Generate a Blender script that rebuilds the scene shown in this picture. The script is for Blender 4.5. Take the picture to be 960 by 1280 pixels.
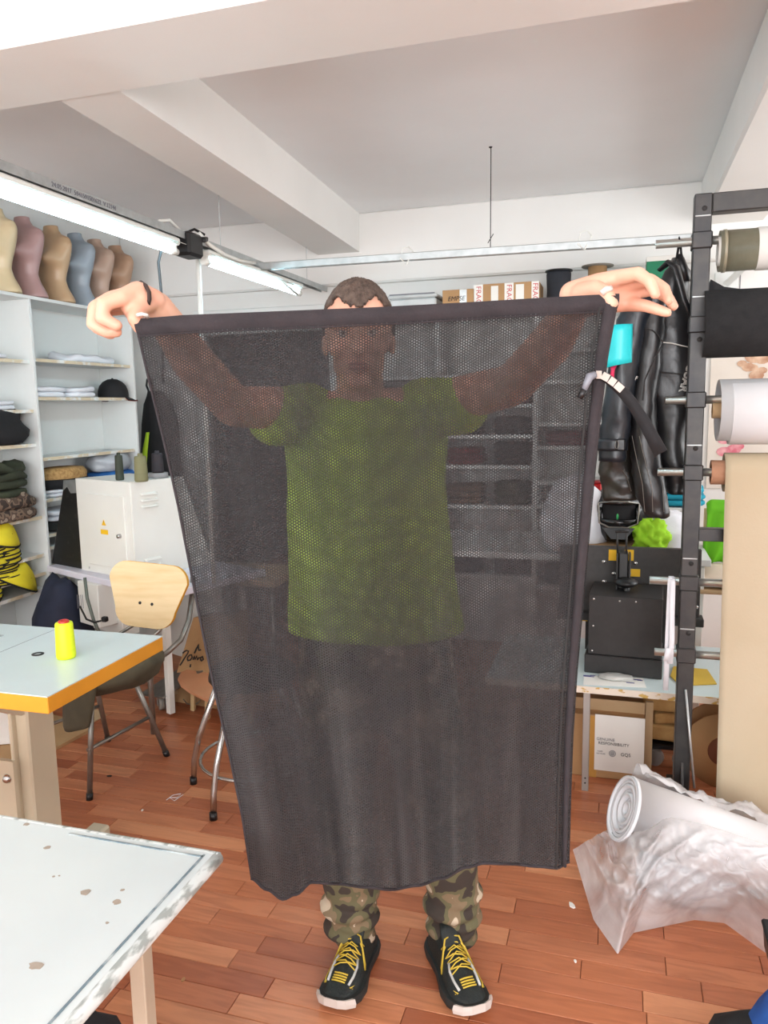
import bpy, bmesh, math, random
from mathutils import Vector, Matrix, Euler, noise
for _o in list(bpy.data.objects): bpy.data.objects.remove(_o)
SC = bpy.context.scene
COL = SC.collection
PI = math.pi
R = math.radians
random.seed(7)

# ------------------------------------------------------------------ camera
F_PX = 960.0
cd = bpy.data.cameras.new('camera')
cd.sensor_fit = 'VERTICAL'; cd.sensor_height = 36.0; cd.lens = 36.0 * F_PX / 1280.0
cd.clip_start = 0.02; cd.clip_end = 60
cam = bpy.data.objects.new('camera', cd); COL.objects.link(cam)
CAM_ROT = Matrix.Rotation(R(17), 3, 'Z') @ Matrix.Rotation(R(90 - 7.9), 3, 'X') @ Matrix.Rotation(R(-1.0), 3, 'Z')
CAM_LOC = Vector((0, 0, 1.5))
cam.matrix_world = Matrix.Translation(CAM_LOC) @ CAM_ROT.to_4x4()
SC.camera = cam

# ------------------------------------------------------------------ sky, daylight, exposure
w = bpy.data.worlds.new('daylight'); SC.world = w; w.use_nodes = True
w.node_tree.nodes['Background'].inputs[0].default_value = (0.86, 0.93, 1.0, 1)
w.node_tree.nodes['Background'].inputs[1].default_value = 2.0
def area_light(name, loc, target, sx, sy, power, col):
    l = bpy.data.lights.new(name, 'AREA'); l.shape = 'RECTANGLE'; l.size = sx; l.size_y = sy
    l.energy = power; l.color = col
    o = bpy.data.objects.new(name, l); COL.objects.link(o); o.location = loc
    o.rotation_euler = (Vector(target) - Vector(loc)).to_track_quat('-Z', 'Y').to_euler()
    return o
# daylight coming through the two shop windows of the front wall, behind the camera
area_light('window_daylight', (1.0, -2.55, 1.7), (0.2, 2.5, 2.1), 2.3, 1.6, 118, (0.98, 0.985, 1.0))
area_light('window_daylight', (-1.9, -2.55, 1.7), (-1.2, 2.5, 2.1), 2.0, 1.6, 84, (0.97, 0.985, 1.0))
area_light('window_daylight', (2.36, 3.35, 1.62), (0.0, 3.2, 1.9), 1.9, 1.1, 26, (1.0, 0.975, 0.94))  # unseen side-wall window, added to brighten the ceiling bay and back wall
SC.view_settings.view_transform = 'Standard'; SC.view_settings.look = 'None'
SC.view_settings.exposure = 0.36; SC.view_settings.gamma = 1.0
SC.view_settings.use_curve_mapping = False
SC.cycles.transparent_max_bounces = 24
SC.cycles.max_bounces = 8; SC.cycles.diffuse_bounces = 5

# ------------------------------------------------------------------ placement helpers (photo pixel + a real distance -> a point of the room)
def ray(x, y): return CAM_ROT @ Vector(((x - 480) / F_PX, -(y - 640) / F_PX, -1))
def pY(x, y, Y): d = ray(x, y); return CAM_LOC + d * (Y / d.y)
def pX(x, y, X): d = ray(x, y); return CAM_LOC + d * (X / d.x)
def pZ(x, y, z): d = ray(x, y); return CAM_LOC + d * ((z - CAM_LOC.z) / d.z)
FWD = Vector((-math.sin(R(17)), math.cos(R(17)), 0)); RGT = Vector((math.cos(R(17)), math.sin(R(17)), 0))
UP = Vector((0, 0, 1))
def pV(x, y, v): d = ray(x, y); return CAM_LOC + d * (v / d.dot(FWD))
def W(u, v, z): return RGT * u + FWD * v + UP * z

# ------------------------------------------------------------------ mesh helpers
def V3(p): return Vector(p)
def box(bm, c, s, rot=None, bev=0.0, seg=1):
    t = bmesh.new(); bmesh.ops.create_cube(t, size=1.0)
    for v in t.verts: v.co = Vector((v.co.x * s[0], v.co.y * s[1], v.co.z * s[2]))
    if bev: bmesh.ops.bevel(t, geom=list(t.edges), offset=bev, segments=seg, affect='EDGES', profile=0.5)
    M = Matrix.Translation(Vector(c))
    if rot is not None: M = M @ (rot.to_4x4() if isinstance(rot, Matrix) else Euler(rot).to_matrix().to_4x4())
    merge(bm, t, M)
def merge(bm, t, M=None):
    if M is not None: bmesh.ops.transform(t, matrix=M, verts=t.verts)
    mp = {}
    for v in t.verts: mp[v] = bm.verts.new(v.co)
    for f in t.faces:
        try: bm.faces.new([mp[v] for v in f.verts]).smooth = f.smooth
        except ValueError: pass
    t.free()
def frame_from(d):
    d = d.normalized(); a = Vector((0, 0, 1)) if abs(d.z) < 0.9 else Vector((1, 0, 0))
    n = d.cross(a).normalized(); return n, d.cross(n).normalized()
def tube(bm, pts, r, seg=8, cap=True, flat=1.0):
    pts = [Vector(p) for p in pts]; n = len(pts)
    rr = r if isinstance(r, (list, tuple)) else [r] * n
    rings = []; prev = None
    for i, p in enumerate(pts):
        d = (pts[min(i + 1, n - 1)] - pts[max(i - 1, 0)])
        if prev is None: a, b = frame_from(d)
        else:
            d = d.normalized(); a = (prev - d * prev.dot(d)).normalized(); b = d.cross(a)
        prev = a
        rings.append([bm.verts.new(p + a * (rr[i] * math.cos(2 * PI * k / seg)) + b * (rr[i] * flat * math.sin(2 * PI * k / seg))) for k in range(seg)])
    for i in range(n - 1):
        for k in range(seg):
            f = bm.faces.new((rings[i][k], rings[i][(k + 1) % seg], rings[i + 1][(k + 1) % seg], rings[i + 1][k])); f.smooth = seg > 6
    if cap:
        bm.faces.new(rings[0][::-1]); bm.faces.new(rings[-1])
def lathe(bm, prof, seg=24, M=None):
    t = bmesh.new(); rings = []
    for r, z in prof:
        if r < 1e-5: rings.append([t.verts.new((0, 0, z))])
        else: rings.append([t.verts.new((r * math.cos(2 * PI * k / seg), r * math.sin(2 * PI * k / seg), z)) for k in range(seg)])
    for a, b in zip(rings, rings[1:]):
        for k in range(seg):
            k2 = (k + 1) % seg
            q = [a[k % len(a)], a[k2 % len(a)], b[k2 % len(b)], b[k % len(b)]]
            u = []
            for v in q:
                if v not in u: u.append(v)
            if len(u) > 2:
                try: t.faces.new(u).smooth = True
                except ValueError: pass
    merge(bm, t, M)
def prism(bm, outline, d, M=None, bev=0.0):
    """outline in local XY, extruded from z=0 to z=d"""
    t = bmesh.new(); n = len(outline)
    a = [t.verts.new((x, y, 0)) for x, y in outline]; b = [t.verts.new((x, y, d)) for x, y in outline]
    t.faces.new(a[::-1]); t.faces.new(b)
    for i in range(n): t.faces.new((a[i], a[(i + 1) % n], b[(i + 1) % n], b[i]))
    if bev: bmesh.ops.bevel(t, geom=[e for e in t.edges if not (abs(e.verts[0].co.z - e.verts[1].co.z) > 1e-6)], offset=bev, segments=2, affect='EDGES')
    merge(bm, t, M)
def grid(bm, nx, ny, fn, uv=None, closed=False):
    vs = [[bm.verts.new(fn(i / nx, j / ny)) for i in range(nx + 1)] for j in range(ny + 1)]
    lay = bm.loops.layers.uv.verify() if uv else None
    for j in range(ny):
        for i in range(nx):
            f = bm.faces.new((vs[j][i], vs[j][i + 1], vs[j + 1][i + 1], vs[j + 1][i])); f.smooth = True
            if uv:
                for l, (a, b) in zip(f.loops, ((i, j), (i + 1, j), (i + 1, j + 1), (i, j + 1))): l[lay].uv = uv(a / nx, b / ny)
    return vs
def ball(bm, c, r, seg=16, rings=10, rot=None):
    t = bmesh.new(); bmesh.ops.create_uvsphere(t, u_segments=seg, v_segments=rings, radius=1.0)
    rr = r if isinstance(r, (tuple, list)) else (r, r, r)
    M = Matrix.Translation(Vector(c)) @ (rot.to_4x4() if rot is not None else Matrix.Identity(4)) @ Matrix.Diagonal((*rr, 1))
    for f in t.faces: f.smooth = True
    merge(bm, t, M)
def cone_capsule(bm, p0, r0, p1, r1, seg=14):
    """tapered capsule: closed, overlapping volumes for remeshing"""
    p0 = Vector(p0); p1 = Vector(p1); d = (p1 - p0); L = d.length; d.normalize(); a, b = frame_from(d)
    rows = []
    for k in range(1, 5): th = PI / 2 * (1 - k / 4); rows.append((p0 - d * (r0 * math.sin(th)), r0 * math.cos(th)))
    for k in range(0, 4): th = PI / 2 * (k / 4); rows.append((p1 + d * (r1 * math.sin(th)), r1 * math.cos(th)))
    t = bmesh.new()
    s = t.verts.new(p0 - d * r0); e = t.verts.new(p1 + d * r1)
    rings = [[t.verts.new(c + a * (r * math.cos(2 * PI * k / seg)) + b * (r * math.sin(2 * PI * k / seg))) for k in range(seg)] for c, r in rows]
    for k in range(seg):
        k2 = (k + 1) % seg
        t.faces.new((s, rings[0][k2], rings[0][k])); t.faces.new((e, rings[-1][k], rings[-1][k2]))
        for A, B in zip(rings, rings[1:]): t.faces.new((A[k], A[k2], B[k2], B[k]))
    merge(bm, t)
def loft(bm, secs, seg=20, cap=True):
    """secs: list of (center, axis_a, axis_b) ellipses"""
    rings = [[bm.verts.new(Vector(c) + Vector(a) * math.cos(2 * PI * k / seg) + Vector(b) * math.sin(2 * PI * k / seg)) for k in range(seg)] for c, a, b in secs]
    for A, B in zip(rings, rings[1:]):
        for k in range(seg): bm.faces.new((A[k], A[(k + 1) % seg], B[(k + 1) % seg], B[k])).smooth = True
    if cap: bm.faces.new(rings[0][::-1]); bm.faces.new(rings[-1])
    return rings
def nz(p, s=1.0, seed=0.0): return noise.noise(Vector(p) * s + Vector((seed * 7.3, seed * 3.1, seed * 5.7)))
def wrinkle(bm, amp, scale, seed=0, octv=2):
    bm.normal_update()
    for v in bm.verts:
        d = nz(v.co, scale, seed) + (0.5 * nz(v.co, scale * 2.3, seed + 3) if octv > 1 else 0)
        v.co += v.normal * d * amp

# ------------------------------------------------------------------ object helpers
def obj(name, bm, m, parent=None, world=False, smooth=None, loc=None, rot=None):
    me = bpy.data.meshes.new(name)
    bmesh.ops.recalc_face_normals(bm, faces=bm.faces)
    if smooth is not None:
        for f in bm.faces: f.smooth = smooth
    if world and parent is not None:
        Mi = root_matrix(parent).inverted()
        bmesh.ops.transform(bm, matrix=Mi, verts=bm.verts)
    bm.to_mesh(me); bm.free()
    o = bpy.data.objects.new(name, me); COL.objects.link(o)
    if m is not None: me.materials.append(m)
    if parent is not None: o.parent = parent
    if loc is not None: o.location = loc
    if rot is not None: o.rotation_euler = rot
    return o
def root_matrix(o):
    M = Matrix.Identity(4)
    while o is not None:
        M = Matrix.LocRotScale(o.location, o.rotation_euler, o.scale) @ M; o = o.parent
    return M
def tag(o, label, cat, group=None):
    o['label'] = label; o['category'] = cat
    if group: o['group'] = group
    return o
def thing(name, label, cat, loc=(0, 0, 0), rotz=0.0, group=None):
    o = bpy.data.objects.new(name, None); COL.objects.link(o); o.empty_display_size = 0.05
    o.location = loc; o.rotation_euler = (0, 0, rotz)
    return tag(o, label, cat, group)
def struct(name, bm, m, parent=None):
    o = obj(name, bm, m, parent)
    if parent is None: o['kind'] = 'structure'
    return o
def origin_to(o, p):
    p = Vector(p); o.data.transform(Matrix.Translation(-(p - o.location))); o.location = p
    return o
def base(o):
    """put a one-mesh thing's origin at the middle of its base"""
    cs = [v.co for v in o.data.vertices]
    mn = [min(c[i] for c in cs) for i in range(3)]; mx = [max(c[i] for c in cs) for i in range(3)]
    return origin_to(o, Vector(((mn[0] + mx[0]) / 2, (mn[1] + mx[1]) / 2, mn[2])) + o.location)
def part(name, m, parent, fn, world=False, smooth=None):
    bm = bmesh.new(); fn(bm); return obj(name, bm, m, parent, world, smooth)
def pbox(name, m, parent, c, s, rot=None, bev=0.002, world=False):
    bm = bmesh.new(); box(bm, c, s, rot, bev); return obj(name, bm, m, parent, world)
def dup(root, loc=None, rotz=None, label=None, group=None):
    r = root.copy(); COL.objects.link(r)
    if loc is not None: r.location = loc
    if rotz is not None: r.rotation_euler = (0, 0, rotz)
    if label: r['label'] = label
    if group: r['group'] = group
    for ch in list(root.children):
        c = ch.copy(); COL.objects.link(c); c.parent = r
        for g in ch.children:
            d = g.copy(); COL.objects.link(d); d.parent = c
    return r
def text_mesh(name, s, size, m, parent, M, extrude=0.0004, shear=0.0, outline=False, sx=1.0):
    """lettering as a thin mesh lying in the XY plane of matrix M (parent space)"""
    c = bpy.data.curves.new(name, 'FONT'); c.body = s; c.size = size; c.align_x = 'CENTER'; c.align_y = 'CENTER'
    c.extrude = extrude; c.shear = shear; c.resolution_u = 3
    if outline: c.fill_mode = 'NONE'; c.extrude = 0; c.bevel_depth = size * 0.035; c.bevel_resolution = 1
    t = bpy.data.objects.new(name, c); COL.objects.link(t)
    dg = bpy.context.evaluated_depsgraph_get(); me = bpy.data.meshes.new_from_object(t.evaluated_get(dg))
    bpy.data.objects.remove(t); bpy.data.curves.remove(c)
    me.name = name; me.transform(M @ Matrix.Diagonal((sx, 1, 1, 1))); me.materials.clear(); me.materials.append(m)
    o = bpy.data.objects.new(name, me); COL.objects.link(o)
    if parent is not None: o.parent = parent
    return o
def basis(p, ax, ay):
    ax = Vector(ax).normalized(); az = ax.cross(Vector(ay)).normalized(); ay = az.cross(ax)
    return Matrix(((ax.x, ay.x, az.x, p[0]), (ax.y, ay.y, az.y, p[1]), (ax.z, ay.z, az.z, p[2]), (0, 0, 0, 1)))

# ------------------------------------------------------------------ materials
def lin(c):
    f = lambda u: (u / 12.92 if u <= 0.04045 else ((u + 0.055) / 1.055) ** 2.4)
    return tuple(f(x / 255.0) for x in c) + (1.0,)
MATS = {}
def mat(name, rgb, rough=0.6, metal=0.0, var=0.06, scale=6.0, bump=0.0, bscale=60.0, spec=0.5, stretch=None, rgb2=None, sss=0.0, coord='Object', detail=4.0, thr=None):
    """principled + noise colour variation (rgb..rgb2) + optional bump"""
    m = bpy.data.materials.new(name); m.use_nodes = True; MATS[name] = m
    nt = m.node_tree; N = nt.nodes; L = nt.links; P = N['Principled BSDF']
    P.inputs['Roughness'].default_value = rough; P.inputs['Metallic'].default_value = metal
    P.inputs['Specular IOR Level'].default_value = spec
    c1 = lin(rgb)
    c2 = lin(rgb2) if rgb2 else tuple(max(0, x * (1 - 2.2 * var)) for x in c1[:3]) + (1,)
    tc = N.new('ShaderNodeTexCoord'); mp = N.new('ShaderNodeMapping')
    L.new(tc.outputs[coord], mp.inputs[0])
    if stretch: mp.inputs['Scale'].default_value = stretch
    nn = N.new('ShaderNodeTexNoise'); nn.inputs['Scale'].default_value = scale; nn.inputs['Detail'].default_value = detail
    L.new(mp.outputs[0], nn.inputs['Vector'])
    cr = N.new('ShaderNodeValToRGB'); cr.color_ramp.elements[0].color = c2; cr.color_ramp.elements[1].color = c1
    lo, hi = thr if thr else (0.3, 0.62)
    cr.color_ramp.elements[0].position = lo; cr.color_ramp.elements[1].position = hi
    L.new(nn.outputs['Fac'], cr.inputs[0]); L.new(cr.outputs[0], P.inputs['Base Color'])
    if sss: P.inputs['Subsurface Weight'].default_value = sss; P.inputs['Subsurface Radius'].default_value = (0.012, 0.005, 0.003); P.inputs['Subsurface Scale'].default_value = 0.5
    if bump:
        nb = N.new('ShaderNodeTexNoise'); nb.inputs['Scale'].default_value = bscale; nb.inputs['Detail'].default_value = 5
        L.new(mp.outputs[0], nb.inputs['Vector'])
        b = N.new('ShaderNodeBump'); b.inputs['Strength'].default_value = bump; b.inputs['Distance'].default_value = 0.01
        L.new(nb.outputs['Fac'], b.inputs['Height']); L.new(b.outputs[0], P.inputs['Normal'])
    return m
def emit_mat(name, rgb, strength):
    m = bpy.data.materials.new(name); m.use_nodes = True; N = m.node_tree.nodes; P = N['Principled BSDF']
    P.inputs['Base Color'].default_value = lin(rgb); P.inputs['Emission Color'].default_value = lin(rgb); P.inputs['Emission Strength'].default_value = strength
    return m
M_wall = mat('white_plaster', (228, 227, 224), 0.85, var=0.03, scale=1.6, bump=0.05, bscale=40)
M_ceil = mat('ceiling_paint', (236, 237, 238), 0.9, var=0.03, scale=1.2, bump=0.05, bscale=25)
M_beam = mat('beam_paint', (233, 232, 229), 0.9, var=0.03, scale=1.5, bump=0.08, bscale=14)
M_white = mat('white_laminate', (222, 224, 222), 0.45, var=0.02, scale=3)
M_whitem = mat('white_enamel', (226, 226, 220), 0.35, var=0.02, scale=4)
M_cloth_w = mat('white_cotton', (228, 230, 236), 0.9, var=0.04, scale=12, bump=0.1, bscale=60)
M_black = mat('black_fabric', (26, 26, 29), 0.85, var=0.15, scale=15, bump=0.1)
M_blackp = mat('black_plastic', (20, 20, 22), 0.4, var=0.1)
M_steel = mat('chrome_steel', (190, 190, 188), 0.25, 1.0, var=0.05, scale=30)
M_galv = mat('galvanised_steel', (186, 190, 190), 0.42, 0.7, var=0.08, scale=25)
M_greym = mat('grey_leg_steel', (150, 148, 142), 0.35, 0.8, var=0.08, scale=30)
M_card = mat('cardboard', (178, 140, 98), 0.9, var=0.06, scale=5, bump=0.04)
M_card2 = mat('light_cardboard', (196, 166, 128), 0.9, var=0.05, scale=5)
M_ink = mat('black_ink', (35, 33, 33), 0.7)
M_grey_ink = mat('grey_ink', (118, 118, 126), 0.7)
M_red_ink = mat('red_ink', (196, 60, 62), 0.7)
M_paper = mat('white_paper', (232, 230, 224), 0.8, var=0.02)
M_yellowlab = mat('yellow_label', (240, 190, 30), 0.6)

# ------------------------------------------------------------------ the room
XL, XR, YB, YF, ZC = -3.27, 2.4, 4.72, -2.6, 2.67
# floor: base board, individually laid staves in view, the rest joined
def floor_material():
    m = bpy.data.materials.new('laminate_stave'); m.use_nodes = True; nt = m.node_tree; N = nt.nodes; L = nt.links; P = N['Principled BSDF']
    oi = N.new('ShaderNodeObjectInfo'); tc = N.new('ShaderNodeTexCoord')
    ge = N.new('ShaderNodeNewGeometry')
    add = N.new('ShaderNodeMath'); add.operation = 'ADD'; L.new(oi.outputs['Random'], add.inputs[0]); L.new(ge.outputs['Random Per Island'], add.inputs[1])
    fr = N.new('ShaderNodeMath'); fr.operation = 'FRACT'; L.new(add.outputs[0], fr.inputs[0])
    cr = N.new('ShaderNodeValToRGB'); e = cr.color_ramp.elements
    e[0].position = 0; e[0].color = lin((168, 98, 66)); e[1].position = 1; e[1].color = lin((208, 142, 102))
    for p, c in ((0.3, (190, 118, 80)), (0.55, (180, 110, 76)), (0.75, (198, 128, 90))):
        k = e.new(p); k.color = lin(c)
    L.new(fr.outputs[0], cr.inputs[0])
    cx = N.new('ShaderNodeCombineXYZ'); mul = N.new('ShaderNodeMath'); mul.operation = 'MULTIPLY'; mul.inputs[1].default_value = 37.0
    L.new(fr.outputs[0], mul.inputs[0]); L.new(mul.outputs[0], cx.inputs[0]); L.new(mul.outputs[0], cx.inputs[1])
    va = N.new('ShaderNodeVectorMath'); va.operation = 'ADD'; L.new(tc.outputs['Object'], va.inputs[0]); L.new(cx.outputs[0], va.inputs[1])
    mp = N.new('ShaderNodeMapping'); mp.inputs['Scale'].default_value = (3.0, 26.0, 1.0); L.new(va.outputs[0], mp.inputs[0])
    nn = N.new('ShaderNodeTexNoise'); nn.inputs['Scale'].default_value = 1.4; nn.inputs['Detail'].default_value = 6; nn.inputs['Distortion'].default_value = 1.2
    L.new(mp.outputs[0], nn.inputs['Vector'])
    c2 = N.new('ShaderNodeValToRGB'); c2.color_ramp.elements[0].position = 0.25; c2.color_ramp.elements[0].color = (0.62, 0.55, 0.5, 1); c2.color_ramp.elements[1].position = 0.6; c2.color_ramp.elements[1].color = (1, 1, 1, 1)
    L.new(nn.outputs['Fac'], c2.inputs[0])
    mx = N.new('ShaderNodeMixRGB'); mx.blend_type = 'MULTIPLY'; mx.inputs[0].default_value = 0.75
    L.new(cr.outputs[0], mx.inputs[1]); L.new(c2.outputs[0], mx.inputs[2]); L.new(mx.outputs[0], P.inputs['Base Color'])
    P.inputs['Roughness'].default_value = 0.34; P.inputs['Specular IOR Level'].default_value = 0.45
    return m
M_stave = floor_material()
M_joint = mat('floor_joint', (120, 72, 50), 0.7)
bm = bmesh.new(); box(bm, ((XL + XR) / 2, 2.5, -0.03), (XR - XL, 10.4, 0.05)); floor = struct('floor', bm, M_joint)
RW, TH = 0.072, 0.008
stave_me = {}
def stave_mesh(L):
    k = round(L, 2)
    if k not in stave_me:
        b = bmesh.new(); box(b, (0, 0, 0), (k - 0.0016, RW - 0.0016, TH), bev=0.0012)
        me = bpy.data.meshes.new('stave'); b.to_mesh(me); b.free(); me.materials.append(M_stave); stave_me[k] = me
    return stave_me[k]
def in_view(x, y):
    if not (1.0 < y < 3.75): return False
    q = CAM_ROT.transposed() @ (Vector((x, y, 0)) - CAM_LOC)
    if q.z > -0.2: return False
    px, py = 480 + F_PX * q.x / -q.z, 640 - F_PX * q.y / -q.z
    if not (-40 < px < 1000 and 780 < py < 1330): return False
    if 300 < px < 700 and py < 1060: return False          # behind the held bag
    if px < 200 and py > 1075 + 0: return px > 120 and py < 1320 and (px - 75) > (1280 - py) * 0.8  # under the near table
    if py > 1330: return False
    return True
rest = bmesh.new(); cands = []
row = 0; y = -2.5
while y < 7.6:
    x = XL - random.uniform(0, 0.4)
    while x < XR:
        L = random.choice((0.30, 0.36, 0.42, 0.48, 0.55))
        cx, cy = x + L / 2, y + RW / 2
        if cx + L / 2 > XL - 0.2 and cx - L / 2 < XR + 0.1:
            if in_view(cx, cy) or in_view(x, cy) or in_view(x + L, cy): cands.append((cx, cy, L))
            else: box(rest, (cx, cy, -TH / 2 + 0.002), (L - 0.0016, RW - 0.0016, TH - 0.001))
        x += L
    y += RW; row += 1
cands.sort(key=lambda c: c[0] ** 2 + c[1] ** 2)
for i, (cx, cy, L) in enumerate(cands):
    if i < 300:
        o = bpy.data.objects.new('stave', stave_mesh(L)); COL.objects.link(o); o.parent = floor; o.location = (cx, cy, -TH / 2 + 0.002)
    else: box(rest, (cx, cy, -TH / 2 + 0.002), (L - 0.0016, RW - 0.0016, TH - 0.001))
o = obj('far_staves', rest, M_stave, floor); o['kind'] = 'stuff'

# ceiling and beams
bm = bmesh.new(); box(bm, ((XL + XR) / 2, (YF + YB) / 2, ZC + 0.05), (XR - XL + 0.4, YB - YF + 0.4, 0.1)); struct('ceiling', bm, M_ceil)
ZB = 2.44
def beam(n, x0, x1, y0, y1, z0=ZB):
    bm = bmesh.new(); box(bm, ((x0 + x1) / 2, (y0 + y1) / 2, (z0 + ZC) / 2 + 0.002), (x1 - x0, y1 - y0, ZC - z0 + 0.004), bev=0.012)
    return struct('trim_%d' % n, bm, M_beam)
beam(1, XL, XR, 1.76, 2.11, 2.436)                 # cross beam near the camera
bm = bmesh.new()
prism(bm, [(-1.65, 2.0), (-1.44, 2.0), (-1.555, YB), (-1.83, YB)], ZC - ZB + .004, Matrix.Translation((0, 0, ZB)), 0)
struct('trim_2', bm, M_beam)                # beam running back, left
beam(3, 0.40, 0.72, 2.11, YB)               # beam running back, right
beam(4, XL, XR, YB - 0.06, YB, 2.25)        # lintel along the back wall
# walls; the back wall has a doorway to a passage
def wall(name, boxes, m=M_wall):
    bm = bmesh.new()
    for (x0, x1, y0, y1, z0, z1) in boxes: box(bm, ((x0 + x1) / 2, (y0 + y1) / 2, (z0 + z1) / 2), (x1 - x0, y1 - y0, z1 - z0))
    return struct(name, bm, m)
DX0, DX1, DZ = -2.72, -1.75, 2.02
wall('wall_back', [(XL, DX0, YB, YB + .12, 0, ZC), (DX1, XR, YB, YB + .12, 0, ZC), (DX0, DX1, YB, YB + .12, DZ, ZC)])
wall('wall_left', [(XL - .12, XL, YF, 7.6, 0, ZC)])
wall('wall_right', [(XR, XR + .12, YF, 2.35, 0, ZC), (XR, XR + .12, 4.35, YB, 0, ZC), (XR, XR + .12, 2.35, 4.35, 0, 1.0), (XR, XR + .12, 2.35, 4.35, 2.25, ZC)])  # opening for the added, unseen side window that lights the ceiling bay
wall('wall_passage', [(XL, -1.0, 7.5, 7.6, 0, ZC), (-1.1, -1.0, YB + .12, 7.5, 0, ZC)])
bm = bmesh.new(); box(bm, (-2.1, 6.2, ZC + 0.05), (2.4, 2.9, 0.1)); struct('ceiling_passage', bm, M_ceil)
wall('wall_front', [(XL, XR, YF - .12, YF, 0, .9), (XL, XR, YF - .12, YF, 2.5, ZC), (XL, -2.95, YF - .12, YF, .9, 2.5), (-.85, -.2, YF - .12, YF, .9, 2.5), (2.2, XR, YF - .12, YF, .9, 2.5)])
def door_frame(bm):
    for x in (DX0, DX1): box(bm, (x, YB - 0.005, DZ / 2), (0.07, 0.05, DZ), bev=0.004)
    box(bm, ((DX0 + DX1) / 2, YB - 0.005, DZ + .045), (DX1 - DX0 + 0.07, 0.05, 0.16), bev=0.004)
bm = bmesh.new(); door_frame(bm); struct('door_1', bm, M_white)

def window_frame(n, axis, c, w, h):
    bm = bmesh.new()
    for a in (-w / 2, 0, w / 2): box(bm, (c[0] + (a if axis == 'x' else 0), c[1] + (a if axis == 'y' else 0), c[2]), (.06, .06, h), bev=.004)
    for b in (-h / 2, h / 2): box(bm, (c[0], c[1], c[2] + b), (w if axis == 'x' else .06, w if axis == 'y' else .06, .06), bev=.004)
    struct('window_%d' % n, bm, M_white)
window_frame(1, 'x', (1.0, YF - .06, 1.7), 2.4, 1.6); window_frame(2, 'x', (-1.9, YF - .06, 1.7), 2.1, 1.6); window_frame(3, 'y', (XR + .06, 3.35, 1.62), 2.0, 1.25)  # last frame belongs to the unseen side window added for its light

# ================================================================== LEFT SIDE
# ------------------------------------------------------------------ wall shelf unit
SX0, SX1 = -3.255, -3.0
SY = (2.5, 3.46, 4.35)
ST = 2.09
shelf = thing('shelf_unit', 'tall white open shelf unit standing against the left wall', 'shelf', (-3.13, 3.4, 0))
for y in SY: pbox('side_panel', M_white, shelf, (-3.1275, y, ST / 2), (0.255, 0.018, ST), bev=0.001, world=True)
pbox('top_board', M_white, shelf, (-3.1275, 3.425, ST + 0.009), (0.265, 1.87, 0.018), bev=0.001, world=True)
pbox('back_panel', M_white, shelf, (SX0 - 0.004, 3.425, ST / 2), (0.006, 1.86, ST), bev=0, world=True)
pbox('plinth', M_white, shelf, (-3.02, 3.425, 0.04), (0.016, 1.83, 0.08), bev=0.001, world=True)
M_raw = mat('raw_chipboard_edge', (214, 198, 170), 0.8, rgb2=(226, 226, 222), scale=9, thr=(0.42, 0.5))
def zf(y): return pX(40, y, SX1).z
B1 = [zf(v) for v in (450, 512, 555, 648, 697, 741)] + [0.62, 0.3]
B2 = [zf(v) for v in (447, 496, 574, 628, 674)] + [0.75, 0.42]
for bl, y0, y1 in ((B1, SY[0], SY[1]), (B2, SY[1], SY[2])):
    for z in bl:
        b = pbox('shelf_board', M_white, shelf, (-3.135, (y0 + y1) / 2, z - 0.009), (0.225, y1 - y0 - 0.02, 0.018), bev=0.001, world=True)
        pbox('edge_band', M_raw, b, (-3.0215, (y0 + y1) / 2, z - 0.009), (0.003, y1 - y0 - 0.022, 0.0178), bev=0, world=True)
def shelf_y(px, py, X=-3.1): return pX(px, py, X).y

# ------------------------------------------------------------------ soft folded goods
def folded(name, label, cat, m, loc, w, d, h, layers=2, seed=0, rotz=0.0, group=None, puff=0.012, m2=None):
    """a garment folded into a pad: stacked soft layers, base at z=0; w along Y, d along X"""
    t = thing(name, label, cat, loc, rotz, group)
    lh = h / layers
    pw = lambda q, e: math.copysign(abs(q) ** e, q)
    for k in range(layers):
        bm = bmesh.new(); ball(bm, (0, 0, 0), 1, 28, 12)
        sw, sd = w * (1 - 0.10 * abs(nz((k * 2.7, seed, 1), 1.7))), d * (1 - 0.10 * abs(nz((seed, k * 1.9, 5), 1.3)))
        for v in bm.verts:
            n = v.co.normalized(); hr = math.hypot(n.x, n.y) or 1e-6
            rr = pw(hr, .42); x, y = pw(n.x / hr, .55) * rr, pw(n.y / hr, .55) * rr
            q = Vector((x * sd / 2, y * sw / 2, k * lh + lh * (.5 + .56 * pw(n.z, .6))))
            q.z += puff * (k + 1) / layers * (nz((q.x * 9, q.y * 9, k), 1.2, seed) + .5 * nz((q.x * 25, q.y * 25, k), 1.0, seed + 2)) * (1 if n.z > 0 else .4)
            q.x += .010 * nz((y * 3, k, seed), 1.0) * (1 if x > 0 else .2); q.y += .012 * nz((x * 3, k, seed + 4), 1.0)
            q.z = max(q.z, .0015); v.co = q
        obj('folded_layer', bm, (m2 if (m2 and k % 2) else m), t, smooth=True)
    return t
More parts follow.
